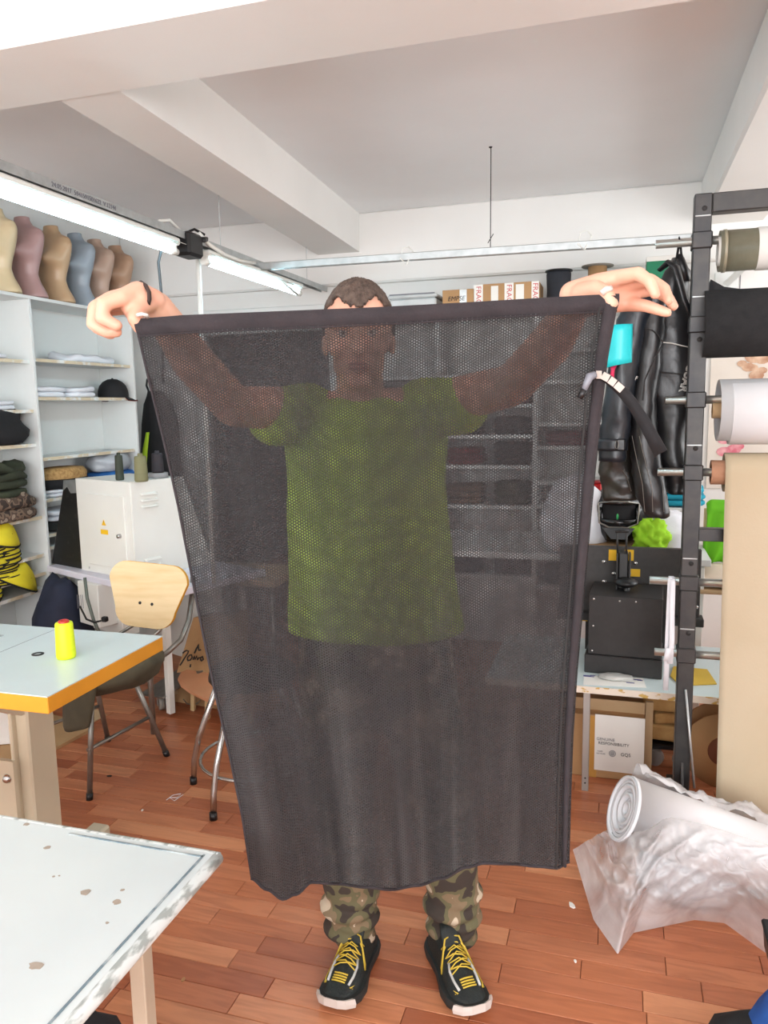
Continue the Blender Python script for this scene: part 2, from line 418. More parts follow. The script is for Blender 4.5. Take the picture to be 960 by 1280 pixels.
def crumple(name, m, loc, size, seed, amp=0.25, seg=22, parent=None, sc=2.2):
    """a crumpled heap of cloth: flattened noisy ball sitting on z=0"""
    bm = bmesh.new(); ball(bm, (0, 0, 0), 1.0, seg, seg * 2 // 3)
    for v in bm.verts:
        n = v.co.normalized(); q = 1 + amp * (nz(n, sc, seed) + 0.6 * (0.5 - abs(nz(n, sc * 2.2, seed + 9))) + 0.3 * nz(n, sc * 4.5, seed + 2))
        co = n * q
        co.z = co.z if co.z > -0.55 else -0.55 + (co.z + 0.55) * 0.1
        v.co = Vector((co.x * size[0] / 2, co.y * size[1] / 2, (co.z + 0.6) * size[2] / 1.6))
    mn = min(v.co.z for v in bm.verts)
    for v in bm.verts: v.co.z -= mn
    o = obj(name, bm, m, parent, smooth=True); o.location = loc
    return o

yb = lambda px, py, X=-3.12: pX(px, py, X).y
# white shirts
folded('folded_shirt', 'flat white folded shirts spread on the top shelf board of the capped bay', 'shirt', M_cloth_w, (-3.13, 4.02, B2[0]), .50, .2, .045, 1, 3, puff=.025)
g = 'white shirts beside the black cap'
folded('folded_shirt', 'white folded shirt stack beside the divider on the board with the black cap', 'shirt', M_cloth_w, (-3.12, 3.63, B2[1]), .28, .2, .06, 2, 5, group=g)
folded('folded_shirt', 'white folded shirt stack next to the black cap', 'shirt', M_cloth_w, (-3.12, 3.90, B2[1]), .25, .2, .06, 2, 9, group=g)
folded('folded_shirt', 'thin white folded cloth alone on the upper board of the bay with yellow pads', 'shirt', M_cloth_w, (-3.12, 3.16, B1[0]), .36, .19, .018, 1, 11)
folded('folded_shirt', 'white folded shirt on the board above the black bag', 'shirt', M_cloth_w, (-3.12, 3.16, B1[1]), .42, .2, .05, 2, 14)
folded('folded_shirt', 'white folded cloth under the straw hat', 'shirt', M_cloth_w, (-3.11, 3.72, B2[3]), .36, .2, .04, 2, 21)
folded('folded_shirt', 'pale folded plastic covered shirt on the lime trimmed bag', 'shirt', M_cloth_w, (-3.12, 3.76, B2[4] + .055), .4, .2, .06, 2, 22)

# black cap
cap = thing('baseball_cap', 'black baseball cap with red edged visor on a white shelf', 'cap', (-3.1, yb(138, 490), B2[1]), 0)
def cap_crown(bm):
    lathe(bm, [(0.088, 0), (0.09, .02), (0.088, .045), (0.078, .075), (0.058, .1), (0.03, .116), (0, .12)], 20)
    for v in bm.verts: v.co.y *= 1.12
part('crown', M_black, cap, cap_crown)
def cap_visor(bm, o=0.0, z=0.0):
    def f(a, b):
        th = (a - 0.5) * PI * 0.92; r0, r1 = 0.085, 0.085 + (0.078 + o) * math.cos((a - .5) * PI * .9) ** 0.6
        r = r0 + (r1 - r0) * b; x = math.sin(th) * r * 0.92; y = math.cos(th) * r * 1.1
        return Vector((x, y, 0.012 + z - 0.018 * b - 0.35 * x * x * 3))
    grid(bm, 16, 5, f)
v_ = part('visor', M_black, cap, cap_visor); s_ = v_.modifiers.new('thick', 'SOLIDIFY'); s_.thickness = 0.005
e_ = part('visor_edge', mat('red_piping', (150, 50, 44), .7), v_, lambda bm: cap_visor(bm, 0.003, -0.003)); e_.modifiers.new('thick', 'SOLIDIFY').thickness = 0.002
part('top_button', M_black, cap, lambda bm: ball(bm, (0, 0, .121), (.007, .007, .004), 10, 6))

# black bag on shelf, camo and olive clothes
bb = crumple('black_bag', M_black, (-3.1, yb(4, 545) - .14, B1[2]), (.24, .5, .2), 4, .3)
tag(bb, 'crumpled black bag on the board above the olive clothes', 'bag')
M_olive = mat('olive_cotton', (62, 66, 46), .9, var=.1, scale=14, bump=.12, rgb2=(46, 50, 36))
def camo_mat(name, cols, scale, stretch=None):
    m = mat(name, cols[0], .9, scale=scale, stretch=stretch, bump=.1, bscale=80, detail=1.5)
    cr = [n for n in m.node_tree.nodes if n.type == 'VALTORGB'][0].color_ramp; cr.interpolation = 'CONSTANT'
    cr.elements[0].position = 0; cr.elements[0].color = lin(cols[0]); cr.elements[1].position = .42; cr.elements[1].color = lin(cols[1])
    for p, c in zip((.51, .6), cols[2:]): e = cr.elements.new(p); e.color = lin(c)
    return m
M_camo_b = camo_mat('brown_camouflage', [(56, 44, 38), (120, 98, 82), (84, 66, 56), (150, 132, 116)], 22)
zc = B1[3]
folded('camouflage_garment', 'brown camouflage folded garment under the olive trousers', 'garment', M_camo_b, (-3.08, 3.17, zc), .5, .24, .13, 2, 31, puff=.04)
folded('olive_trousers', 'olive green folded trousers on top of the camouflage garment', 'trousers', M_olive, (-3.10, 3.16, zc + .125), .46, .22, .17, 4, 33, puff=.05)

# yellow foam pads: cupped ovals with dark lining, piled on the lower boards
M_yel = mat('yellow_foam', (226, 208, 40), .75, rgb2=(205, 186, 34), scale=8)
M_lining = mat('black_lining', (28, 26, 24), .9)
def yellow_pad_mesh(holes=True):
    b1, b2, b3 = bmesh.new(), bmesh.new(), bmesh.new()
    Lx, Ly = .105, .15
    def f(o, zz):
        def g(a, b):
            th = 2 * PI * a; r = b
            x = Lx * r * math.cos(th) * (1 + .12 * math.sin(th)); y = Ly * r * math.sin(th)
            return Vector((x, y, .075 * (1 - r ** 2.2) * (1 + .15 * math.sin(th)) + o + zz))
        return g
    for bm, o, k in ((b1, .006, 0), (b2, 0, 0)): grid(bm, 24, 8, f(o, k)); bmesh.ops.remove_doubles(bm, verts=bm.verts, dist=.0005)
    tube(b3, [f(.003, 0)(k / 24, 1.0) for k in range(25)], .0042, 6, cap=False)
    return b1, b2, b3
a, b, c = yellow_pad_mesh()
pad0 = thing('foam_pad', '', 'foam pad', (0, 0, 0))
po = obj('shell', a, M_yel, pad0); po.modifiers.new('t', 'SOLIDIFY').thickness = .004
obj('lining', b, M_lining, pad0); obj('edge_binding', c, M_lining, pad0)
def pad_holes(bm):
    for k in range(14):
        a, r = random.random() * 2 * PI, .25 + .5 * random.random()
        p = Vector((.105 * r * math.cos(a), .15 * r * math.sin(a), .0)); p.z = .075 * (1 - r ** 2.2) * (1 + .15 * math.sin(a)) + .0065
        lathe(bm, [(0, .0008), (.0028, .0004), (.0032, -.001)], 6, Matrix.Translation(p))
po2 = part('perforation_dots', mat('olive_hole', (120, 104, 20), .9), pad0, pad_holes); po2['kind'] = 'stuff'
pad_first = [True]
def put_pad(loc, rot, label, sc=(1, 1, 1)):
    if pad_first[0]: r = pad0; pad_first[0] = False
    else: r = dup(pad0)
    r.location = loc; r.rotation_euler = rot; r.scale = sc
    r['label'] = label; r['group'] = 'yellow foam pads on the shelf'
ORD = ('lowest', 'second from bottom', 'third from bottom', 'fourth from bottom', 'fifth from bottom', 'sixth from bottom', 'seventh from bottom', 'eighth from bottom', 'ninth from bottom', 'tenth from bottom', 'eleventh from bottom', 'twelfth from bottom', 'topmost')
labels = ('yellow foam pad, %s in the pile under the camouflage garment', 'yellow foam pad, %s in the pile on the middle pad board', 'yellow foam pad, %s in the tall flat stack on the lowest pad board')
for k in range(8):
    put_pad((-3.1, 3.03 + .012 * random.random() * 4 + .06 * (k > 4), B1[4] + .004 + .0165 * k), (R(random.uniform(-6, 6)), R(random.uniform(4, 10)), R(random.uniform(-30, 12))), labels[0] % ORD[k])
put_pad((-3.09, 3.15, B1[4] + .13), (R(-10), R(22), R(5)), 'large domed yellow foam pad crowning the pile under the camouflage garment', (1.15, 1.1, 1.35))
for k in range(5):
    put_pad((-3.1, 2.98 + .02 * random.random(), B1[5] + .004 + .0175 * k), (R(random.uniform(-4, 8)), R(random.uniform(3, 10)), R(random.uniform(-30, 12))), labels[1] % ORD[k])
put_pad((-3.08, 3.24, B1[5] + .075), (R(-24), R(22), R(0)), 'large yellow foam pad leaning forward over the pile on the middle board', (1.15, 1.2, 1.35))
for k in range(13):
    put_pad((-3.1, 3.14 + .02 * random.random(), B1[6] + .004 + .0145 * k), (R(random.uniform(-3, 5)), R(random.uniform(2, 8)), R(random.uniform(-18, 12))), labels[2] % ORD[k])
    if k < 10: put_pad((-3.1, 2.86 + .02 * random.random(), B1[6] + .004 + .0145 * k), (R(random.uniform(-3, 5)), R(random.uniform(2, 8)), R(random.uniform(-18, 12))), 'yellow foam pad, %s in the short flat stack on the lowest pad board' % ORD[k])

# straw hat, black folded thing, plastic bag, lime trimmed bag on lower boards of the second bay
M_straw = mat('straw_weave', (190, 152, 98), .85, rgb2=(150, 112, 66), scale=60, bump=.2, bscale=140)
hat = thing('straw_hat', 'tan straw hat with black band standing on white cloth', 'hat', (-3.11, 3.74, B2[3] + .04))
part('band', M_black, hat, lambda bm: (lathe(bm, [(.1, 0), (.112, .005), (.112, .055), (.1, .06)], 20), [setattr(v.co, 'y', v.co.y * 1.6) for v in bm.verts]))
part('crown', M_straw, hat, lambda bm: (lathe(bm, [(.108, .056), (.11, .09), (.095, .115), (.05, .122), (0, .118)], 20), [setattr(v.co, 'y', v.co.y * 1.6) for v in bm.verts]))
o = crumple('plastic_bag', mat('grey_plastic_film', (176, 180, 186), .3, var=.12, scale=9), (-3.1, 4.17, B2[3] + .1), (.22, .34, .13), 8, .2); tag(o, 'crumpled grey plastic bag on blue cloth at the shelf end', 'bag')
folded('blue_cloth', 'bright blue folded cloth under the grey plastic bag', 'cloth', mat('blue_cotton', (38, 104, 176), .85), (-3.1, 4.17, B2[3]), .34, .22, .1, 2, 41)
o = crumple('trimmed_bag', mat('black_lime_fabric', (30, 32, 30), .8, rgb2=(140, 160, 40), scale=16, thr=(.3, .36)), (-3.1, 3.76, B2[4]), (.24, .5, .065), 17, .12); tag(o, 'flat black bag with lime trim on the lower shelf board', 'bag')

# ------------------------------------------------------------------ mannequin torsos
def torso_mesh():
    bm = bmesh.new()
    S = [(.085, .166, .112, 0), (.12, .162, .108, 0), (.2, .125, .086, -.005), (.26, .112, .078, -.01), (.32, .122, .086, -.008), (.40, .142, .1, 0), (.47, .158, .1, .008), (.53, .168, .085, .014), (.575, .15, .065, .02), (.61, .08, .05, .024), (.65, .055, .047, .024), (.68, .052, .045, .024)]
    loft(bm, [((0, yy, z), (a, 0, 0), (0, b, 0)) for z, a, b, yy in S], 36)
    bmesh.ops.subdivide_edges(bm, edges=[e for e in bm.edges if abs(e.verts[0].co.z - e.verts[1].co.z) > 1e-4], cuts=2, use_grid_fill=True)
    for v in bm.verts:
        c = v.co
        for s in (-1, 1):
            dx, dz = c.x - s * .072, c.z - .405
            g_ = math.exp(-(dx * dx + (dz * (1.5 if dz < 0 else .8)) ** 2) / (2 * .036 ** 2))
            if c.y < 0: c.y -= .1 * g_
        if c.y > 0 and c.z < .2: c.y += .03 * math.exp(-((c.z - .08) / .06) ** 2) * math.exp(-((abs(c.x) - .07) / .05) ** 2)
        if c.y < 0: c.y -= .012 * math.exp(-((c.z - .14) / .07) ** 2) * math.exp(-(c.x / .09) ** 2)
    for v in bm.verts: v.co.z -= .085
    return bm
me0 = None
TC = [('beige', (206, 186, 150)), ('dusty mauve', (172, 138, 136)), ('tan', (190, 158, 124)), ('grey blue', (150, 160, 170)), ('pinkish beige', (186, 156, 138)), ('light brown', (178, 142, 116))]
for i, ((n, c), px_) in enumerate(zip(TC, (0, 33, 68, 97, 121, 146))):
    m = mat(n.replace(' ', '_') + '_torso', c, .38, var=.04, scale=5)
    y = pX(px_, 376, -3.13).y
    if me0 is None: o = obj('mannequin_torso', torso_mesh(), m); o.modifiers.new('ss', 'SUBSURF').render_levels = 1; me0 = o.data
    else:
        o = bpy.data.objects.new('mannequin_torso', me0.copy()); COL.objects.link(o); o.data.materials.clear(); o.data.materials.append(m); o.modifiers.new('ss', 'SUBSURF').render_levels = 1
    o.location = (-3.135, y, ST + .0185); o.rotation_euler = (0, 0, R(-8 + 6 * nz((i, 2, 1), 1.7))); o.scale = (.9, .7, .74)
    tag(o, ['beige female mannequin torso at the near end of the row on the shelf top', 'dusty mauve female mannequin torso on the shelf top', 'tan female mannequin torso between the mauve and grey blue ones', 'grey blue female mannequin torso on the shelf top', 'pinkish beige female mannequin torso beside the grey blue one', 'light brown female mannequin torso at the far end of the row'][i], 'mannequin', 'mannequin torsos on the shelf unit')

# ------------------------------------------------------------------ ceiling lamps, rails and conduit
M_tube = emit_mat('fluorescent_tube', (196, 240, 255), 24.0)
LX, LZ = -1.8, 2.155
rail = thing('lamp_rail', 'galvanised steel rail hanging under the ceiling, carrying both tube lamps', 'rail', (LX, 3.1, 2.2))
def channel(bm, x0, y0, x1, y1, z, w=.04, h=.03):
    d = Vector((x1 - x0, y1 - y0, 0)); L = d.length; a = math.atan2(d.y, d.x); c = ((x0 + x1) / 2, (y0 + y1) / 2)
    for off, s in (((0, 0, h / 2), (L, w, .002)), ((0, w / 2, 0), (L, .002, h)), ((0, -w / 2, 0), (L, .002, h))):
        o = Matrix.Rotation(a, 3, 'Z') @ Vector(off); box(bm, (c[0] + o.x, c[1] + o.y, z + o.z), s, (0, 0, a))
part('channel', M_galv, rail, lambda bm: channel(bm, LX, 1.6, LX, 4.68, 2.23), True)
Mt = basis((LX + .0225, 2.36, 2.23), (0, 1, 0), (0, 0, 1))
text_mesh('printed_marking', '24.05.2017  5941591501622  V.12144', .022, M_grey_ink, rail, Matrix.Translation(-Vector((LX, 3.1, 2.2))) @ Mt)
part('hanger_wire', M_galv, rail, lambda bm: [tube(bm, [(LX, y, 2.245), (LX, y, ZC)], .0015, 6) for y in (1.75, 3.35, 4.4)], True)
def lamp(y0, y1, label):
    t = thing('tube_lamp', label, 'lamp', (LX, (y0 + y1) / 2, LZ), 0, 'fluorescent lamps under the rail')
    c = (y0 + y1) / 2; L = y1 - y0
    pbox('housing', M_whitem, t, (0, 0, .037), (.06, L, .03), bev=.006)
    part('reflector', M_whitem, t, lambda bm: [box(bm, (s * .042, 0, .03), (.03, L, .0015), (0, s * .35, 0)) for s in (-1, 1)])
    part('tube', M_tube, t, lambda bm: tube(bm, [(0, -L / 2 + .03, 0), (0, L / 2 - .03, 0)], .0135, 14))
    for s in (-1, 1):
        part('lamp_holder', M_whitem, t, lambda bm: (box(bm, (0, s * (L / 2 - .012), .012), (.028, .02, .045), bev=.004), tube(bm, [(0, s * (L / 2 - .035), 0), (0, s * (L / 2 + .012), 0)], .0148, 12)))
    return t
lamp(1.75, 2.95, 'lit fluorescent tube lamp above the mannequin torsos')
lamp(3.19, 4.27, 'lit fluorescent tube lamp beyond the black junction box')
jb = thing('junction_box', 'black taped junction box between the two tube lamps', 'junction box', (LX, 3.06, 2.15))
pbox('taped_body', M_blackp, jb, (0.0, 0, .05), (.085, .12, .10), bev=.012)
part('tape_tail', M_blackp, jb, lambda bm: (box(bm, (.02, .07, .09), (.06, .05, .02), (.3, .2, .3), .004), tube(bm, [(-.02, .0, .1), (.01, .04, .125), (.03, .09, .11)], .006, 6)))
part('cable_loop', M_whitem, jb, lambda bm: tube(bm, [(.01, -.06, .09), (.0, -.14, .125), (-.01, -.2, .11), (-.01, -.22, .07)], .007, 8))
# cold white drop pole, conduit, flexible hose
p0 = pY(246, 292, 3.2); p1 = pY(247, 396, 3.2)
o = part('drop_conduit', M_whitem, None, lambda bm: tube(bm, [(p0.x, 3.2, p0.z), (p0.x, 3.2, .67)], .011, 10)); base(o); tag(o, 'thin white drop conduit running down from the junction box', 'conduit')
ct = thing('conduit_rail', 'long white cable trunking crossing under the ceiling, held by a wire', 'trunking', (-.7, 3.72, 2.2))
ca = pY(318, 334, 3.72); cb = pY(878, 297, 3.72)
part('trunking', M_galv, ct, lambda bm: box(bm, ((ca.x + cb.x) / 2, 3.72, (ca.z + cb.z) / 2), (cb.x - ca.x, .03, .036), (0, -math.atan2(cb.z - ca.z, cb.x - ca.x), 0), .003), True)
wz = pY(613, 312, 3.72)
part('hanger_wire', M_ink, ct, lambda bm: (tube(bm, [(wz.x, 3.72, wz.z + .0), (wz.x + .002, 3.72, ZC)], .0022, 6), tube(bm, [wz + Vector((-.012, 0, .03)), wz + Vector((.014, 0, .07))], .002, 5), ball(bm, (wz.x, 3.72, ZC), (.009, .009, .006), 8, 5)), True)
for k, (cx_, cy_) in enumerate(((509, 318), (731, 299))):
    q = pY(cx_, cy_, 3.72)
    part('cable_tie', M_whitem, ct, lambda bm: tube(bm, [q + Vector((-.03, 0, -.02)), q + Vector((-.018, -.02, .026)), q + Vector((.012, -.02, .032)), q + Vector((.03, .0, .012))] + ([q + Vector((.0, -.02, -.05)), q + Vector((-.03, -.02, -.02))] if 1 else []), .0035, 6), True)
q0 = pX(250, 296, LX + .03)
o = part('flexible_hose', M_whitem, None, lambda bm: tube(bm, [pX(248, 291, LX + .02), pX(262, 306, LX + .03), pX(280, 318, LX + .04), pX(300, 326, LX + .05), pX(318, 329, LX + .06)], .009, 8)); base(o); tag(o, 'white flexible hose drooping from junction box to the trunking', 'hose')
o = part('diagonal_brace', M_whitem, None, lambda bm: tube(bm, [pX(330, 338, LX + .02), pX(352, 352, LX + .02), pX(372, 368, LX + .02)], .008, 8)); base(o); tag(o, 'slim white brace tube between trunking and the far lamp end', 'brace')
o = part('grey_cable', mat('dark_grey_pvc', (70, 74, 78), .6), None, lambda bm: tube(bm, [(LX - .03, 2.93, 2.225), pY(198, 328, 2.95), pY(202, 370, 2.95), pY(204, 480, 2.95)], .006, 8)); base(o); tag(o, 'dark grey cable hanging down from the near tube lamp', 'cable')

# ------------------------------------------------------------------ hanging black jacket with lime stripe by the doorway
jk = thing('hanging_jacket', 'black jacket with lime stripe hanging on a hook by the doorway', 'jacket', (-2.93, YB - .05, .75))
jp = lambda x, y: pY(x, y, YB - .07)
def jacket_body(bm):
    secs = []
    for y_, xl, xr in ((488, 187, 200), (505, 181, 214), (530, 178, 222), (560, 178, 226), (590, 178, 228), (640, 178, 228), (690, 178, 226)):
        a, b = jp(xl, y_), jp(xr, y_); c = (a + b) / 2; secs.append((c, (b - a) / 2, Vector((0, .06, 0))))
    loft(bm, secs, 24); wrinkle(bm, .018, 9, 3)
part('body', M_black, jk, jacket_body, True)
part('lime_stripe', mat('lime_fabric', (168, 200, 40), .8), jk, lambda bm: loft(bm, [(jp(x, y) + Vector((0, -.07, 0)), Vector((w_, 0, 0)), Vector((0, .012, 0))) for x, y, w_ in ((192, 540, .012), (189, 560, .02), (186, 590, .026), (185, 640, .026))], 8), True)
part('hanging_loop', M_black, jk, lambda bm: tube(bm, [jp(187, 492), jp(183, 482), jp(184, 474), jp(189, 474), jp(191, 484), jp(191, 492)], .007, 6), True)
part('hook', M_steel, jk, lambda bm: tube(bm, [(jp(187, 474).x, YB, jp(187, 474).z), jp(187, 474), jp(187, 470)], .006, 6), True)

# ------------------------------------------------------------------ machine stand with control cabinet
PA, PB = Vector((-2.985, 3.43, 0)), Vector((-1.98, 3.02, 0))
pd = (PB - PA).normalized(); pn = Vector((-pd.y, pd.x, 0)); PZ = .66
ang = math.atan2(pd.y, pd.x)
st = thing('machine_stand', 'white steel machine stand with a flat platform and castors', 'stand', (PA + PB) / 2 + pn * .3, ang)
pbox('platform', mat('lavender_white', (222, 220, 232), .5), st, (0, 0, PZ - .017), ((PB - PA).length, .62, .034), bev=.003)
for sx in (-.46, .405):
    for sy in (-.22, .26): pbox('leg', M_whitem, st, (sx, sy, PZ / 2), (.032, .032, PZ - .034), bev=.002)
pbox('rear_panel', M_whitem, st, (-.05, .2, .36), (.72, .02, .52), bev=.002)
pbox('base_plate', M_greym, st, (.29, -.08, .13), (.2, .36, .012), (R(14), R(-8), 0), .003)
def castor(bm):
    tube(bm, [(-.014, 0, .04), (.014, 0, .04)], .038, 18); box(bm, (0, .0, .085), (.05, .07, .012), bev=.003)
    for s in (-1, 1): box(bm, (s * .02, 0, .06), (.004, .04, .06), bev=.001)
for sx, sy in ((.3, -.2), (.3, .22), (-.4, -.2)):
    c_ = part('castor', mat('grey_rubber', (150, 146, 138), .5), st, castor); c_.location = (sx, sy, 0.001); c_.rotation_euler = (0, 0, R(60))
# control cabinet
cabA, cabB = pZ(102, 712, PZ), pZ(170, 725, PZ)
cd_ = (cabB - cabA); cd_.z = 0; cang = math.atan2(cd_.y, cd_.x); cw = cd_.length
cab = thing('control_cabinet', 'white metal control cabinet with door and louvres on the machine stand', 'cabinet', (cabB.x, cabB.y, PZ), cang)
CH = .40
dl = .50   # depth at base
zt = pY(170, 603, cabB.y).z - PZ
CH = zt
def cab_body(bm):
    prism(bm, [(0, 0), (dl, 0), (dl - .17, CH), (0, CH)], cw, basis((0, 0, 0), (0, 1, 0), (0, 0, 1)) @ Matrix.Translation((0, 0, -cw)) if False else Matrix(((0, 0, 1, -cw), (1, 0, 0, 0), (0, 1, 0, 0), (0, 0, 0, 1))), .004)
part('body', M_whitem, cab, cab_body)
dr = pbox('door', M_whitem, cab, (-cw * .46, -.004, CH * .47), (cw * .7, .01, CH * .76), bev=.002)
part('lock_knob', M_steel, dr, lambda bm: lathe(bm, [(0, .018), (.008, .018), (.011, .014), (.012, 0)], 14, basis((-cw * .2, -.009, CH * .44), (1, 0, 0), (0, 0, 1))))
pbox('warning_label', M_yellowlab, dr, (-cw * .48, -.0095, CH * .46), (.062, .001, .024), bev=0)
part('warning_triangle', M_yellowlab, dr, lambda bm: prism(bm, [(-.018, 0), (.018, 0), (0, .03)], .001, basis((-cw * .48, -.0095, CH * .53), (1, 0, 0), (0, 0, 1))))
text_mesh('warning_mark', '!', .02, M_ink, dr, basis((-cw * .48, -.0108, CH * .565), (1, 0, 0), (0, 0, 1)))
text_mesh('label_mark', '▲ ===', .014, M_ink, dr, basis((-cw * .48, -.0103, CH * .46), (1, 0, 0), (0, 0, 1))) if False else None
for zz in (.12, .80):
    for k in range(3): part('louvre', M_whitem, cab, lambda bm: (box(bm, (.006, .105, CH * zz + (k - 1) * .03), (.02, .10, .012), (0, .5, 0), .004)))
part('foot_screws', M_steel, cab, lambda bm: [ball(bm, (-cw * f, -.002, .02), .005, 8, 5) for f in (.2, .42, .84)])
# black tapered side plate
blk = thing('black_plate', 'black tapered metal plate standing left of the control cabinet', 'plate', (cabA.x, cabA.y, PZ), cang)
lw = (pZ(66, 704, PZ) - cabA).length
part('plate', mat('scuffed_black_paint', (24, 24, 24), .45, rgb2=(50, 48, 46), scale=30, thr=(.28, .4)), blk, lambda bm: prism(bm, [(0, 0), (0, CH * .98), (-lw * .38, CH * .96), (-lw, .0)], .02, basis((-.004, .03, 0), (1, 0, 0), (0, 0, 1)), .002))
part('silver_tape', M_galv, blk, lambda bm: prism(bm, [(-.002, CH * .84), (-.002, CH * .985), (-lw * .4, CH * .965), (-lw * .44, CH * .85), (-lw * .3, CH * .9), (-lw * .2, CH * .83)], .022, basis((-.004, .0305, 0), (1, 0, 0), (0, 0, 1))))
# thread cones on the cabinet
def cone_thread(name, label, cat, loc, rb, rt, h, m, core, group=None, mcore=None):
    t = thing(name, label, cat, loc, 0, group)
    part('thread', m, t, lambda bm: lathe(bm, [(0, 0), (rb * .9, 0), (rb, .006), (rb * 1.0, h * .1), (rt, h * .94), (rt * .92, h), (core * 1.02, h)], 24))
    part('core', mcore or m, t, lambda bm: lathe(bm, [(core * 1.1, -.0 + h * .9), (core * 1.05, h + .012), (core * .8, h + .014), (core * .7, h + .004), (0, h + .004)], 16))
    return t
cz = PZ + CH + .0005
Y_ = cabB.y + .16
q = pZ(150, 600, cz); cone_thread('thread_cone', 'black green thread cone on the white control cabinet', 'thread cone', (q.x - .0, q.y, cz), .021, .019, .125, mat('dark_green_thread', (50, 56, 44), .7, stretch=(1, 1, 60), scale=3), .009, 'thread cones on the cabinet')
q = pZ(165, 603, cz); cone_thread('thread_cone', 'olive thread cone on the white control cabinet', 'thread cone', (q.x + .02, q.y + .05, cz), .033, .029, .125, mat('olive_thread', (122, 120, 86), .7, stretch=(1, 1, 60), scale=3), .012, 'thread cones on the cabinet')
q = pZ(198, 597, cz)
tr = thing('tape_roll', 'grey roll of tape lying under the black thread cone', 'tape roll', (q.x, q.y, cz))
part('tape', mat('grey_tape', (150, 150, 152), .5), tr, lambda bm: lathe(bm, [(.03, 0), (.05, 0), (.05, .026), (.03, .026), (.03, 0)], 28))
part('core', M_card, tr, lambda bm: lathe(bm, [(.027, 0), (.0298, 0), (.0298, .026), (.027, .026), (.027, 0)], 20))
cone_thread('thread_cone', 'black thread cone standing on the grey tape roll', 'thread cone', (q.x, q.y, cz + .0265), .031, .027, .1, mat('black_thread', (46, 42, 48), .7, stretch=(1, 1, 60), scale=3), .011, 'thread cones on the cabinet')
# power unit and navy cloth under the platform
pu = thing('power_unit', 'white electric power unit box with cable under the stand platform', 'power unit', (-2.55, 3.18, 0), ang)
ctr = lambda x, y, Y: pY(x, y, Y)
a_, b_ = pY(92, 728, 3.22), pY(112, 782, 3.22)
pbox('box', M_whitem, pu, ((a_ + b_) / 2 + Vector((.06, .06, 0))), (.19, .12, abs(a_.z - b_.z)), (0, 0, ang), .004, True)
pbox('back_box', M_whitem, pu, pY(140, 755, 3.38), (.34, .1, .28), (0, 0, ang), .004, True)
part('rating_label', M_grey_ink, pu, lambda bm: [box(bm, pY(97 + k * 2.2, 752, 3.155), (.003, .001, .07)) for k in range(4)], True)
part('cable', mat('grey_green_cable', (96, 104, 96), .6), pu, lambda bm: tube(bm, [pY(106, 722, 3.1), pY(109, 748, 3.08), pY(117, 775, 3.07), pY(128, 800, 3.06)], .008, 8), True)
part('plug', M_blackp, pu, lambda bm: (tube(bm, [pY(100, 758, 3.1), pY(108, 774, 3.06), pY(118, 778, 3.05), pY(126, 776, 3.05)], .005, 6), box(bm, pY(131, 774, 3.05), (.03, .025, .025), bev=.005)), True)
nv = crumple('navy_cloth', mat('navy_cotton', (34, 40, 60), .85, var=.15, scale=10), (-2.83, 3.32, .0), (.34, .3, .62), 12, .12); tag(nv, 'dark navy cloth heap stuffed under the machine stand', 'cloth')
wc = pY(247, 718, 3.55) + Vector((.22, .15, -.02))
fw_ = thing('far_worktop', 'worn chipboard worktop on a bent grey pipe frame beside the control cabinet', 'table', (wc.x, wc.y, 0))
pbox('top', M_card2, fw_, wc, (.5, .4, .035), world=True)
part('bent_frame', M_greym, fw_, lambda bm: tube(bm, [Vector((wc.x - .2, wc.y - .17, wc.z - .018)), pY(241, 722, 3.25), pY(240, 745, 3.2), pY(236, 775, 3.1), pY(226, 800, 3.02), pY(210, 815, 2.98), pY(192, 828, 2.95), pY(188, 850, 2.94), Vector((pY(188, 850, 2.94).x, 2.94, .003))], .013, 10), True)
for dx, dy in ((.22, -.17), (.22, .17), (-.22, .17)): part('leg', M_greym, fw_, lambda bm: tube(bm, [(wc.x + dx, wc.y + dy, .003), (wc.x + dx, wc.y + dy, wc.z - .018)], .013, 10), True)

# ------------------------------------------------------------------ plywood chair with olive garment
M_ply = mat('birch_plywood', (218, 194, 150), .45, rgb2=(204, 176, 126), scale=2.2, stretch=(2.0, 1, 14.0), detail=6)
M_orange = mat('orange_edge', (222, 150, 40), .5, var=.06)
ch = thing('plywood_chair', 'metal legged chair with plywood backrest behind the sewing table', 'chair', (-2.04, 2.58, 0))
A_, C_, B_ = Vector((-1.934, 2.344, 0)), Vector((-1.852, 2.757, 0)), Vector((-2.2, 2.82, 0)); D_ = A_ + (B_ - C_)
for n, p, tp in (('a', A_, (-1.93, 2.40, .45)), ('c', C_, (-1.95, 2.66, .43)), ('b', B_, (-2.17, 2.70, .43)), ('d', D_, (-2.24, 2.45, .45))):
    l = part('leg', M_greym, ch, lambda bm: tube(bm, [p + Vector((0, 0, .002)), Vector(tp)], .011, 10), True)
    part('foot_cap', M_blackp, l, lambda bm: tube(bm, [p + Vector((0, 0, .0005)), p.lerp(Vector(tp), .06)], .0135, 10), True)
for p, q in ((A_, C_), (D_, B_)): part('stretcher', M_greym, ch, lambda bm: tube(bm, [p + Vector((0, .01, .2)), q.lerp(Vector((-1.95, 2.66, .43)) if q is C_ else Vector((-2.17, 2.70, .43)), .45)], .008, 8), True)
part('seat', M_ply, ch, lambda bm: box(bm, (-2.07, 2.56, .455), (.36, .36, .014), (0, 0, R(-8)), .006, 2), True)
bc = pY(184, 744, 2.78)
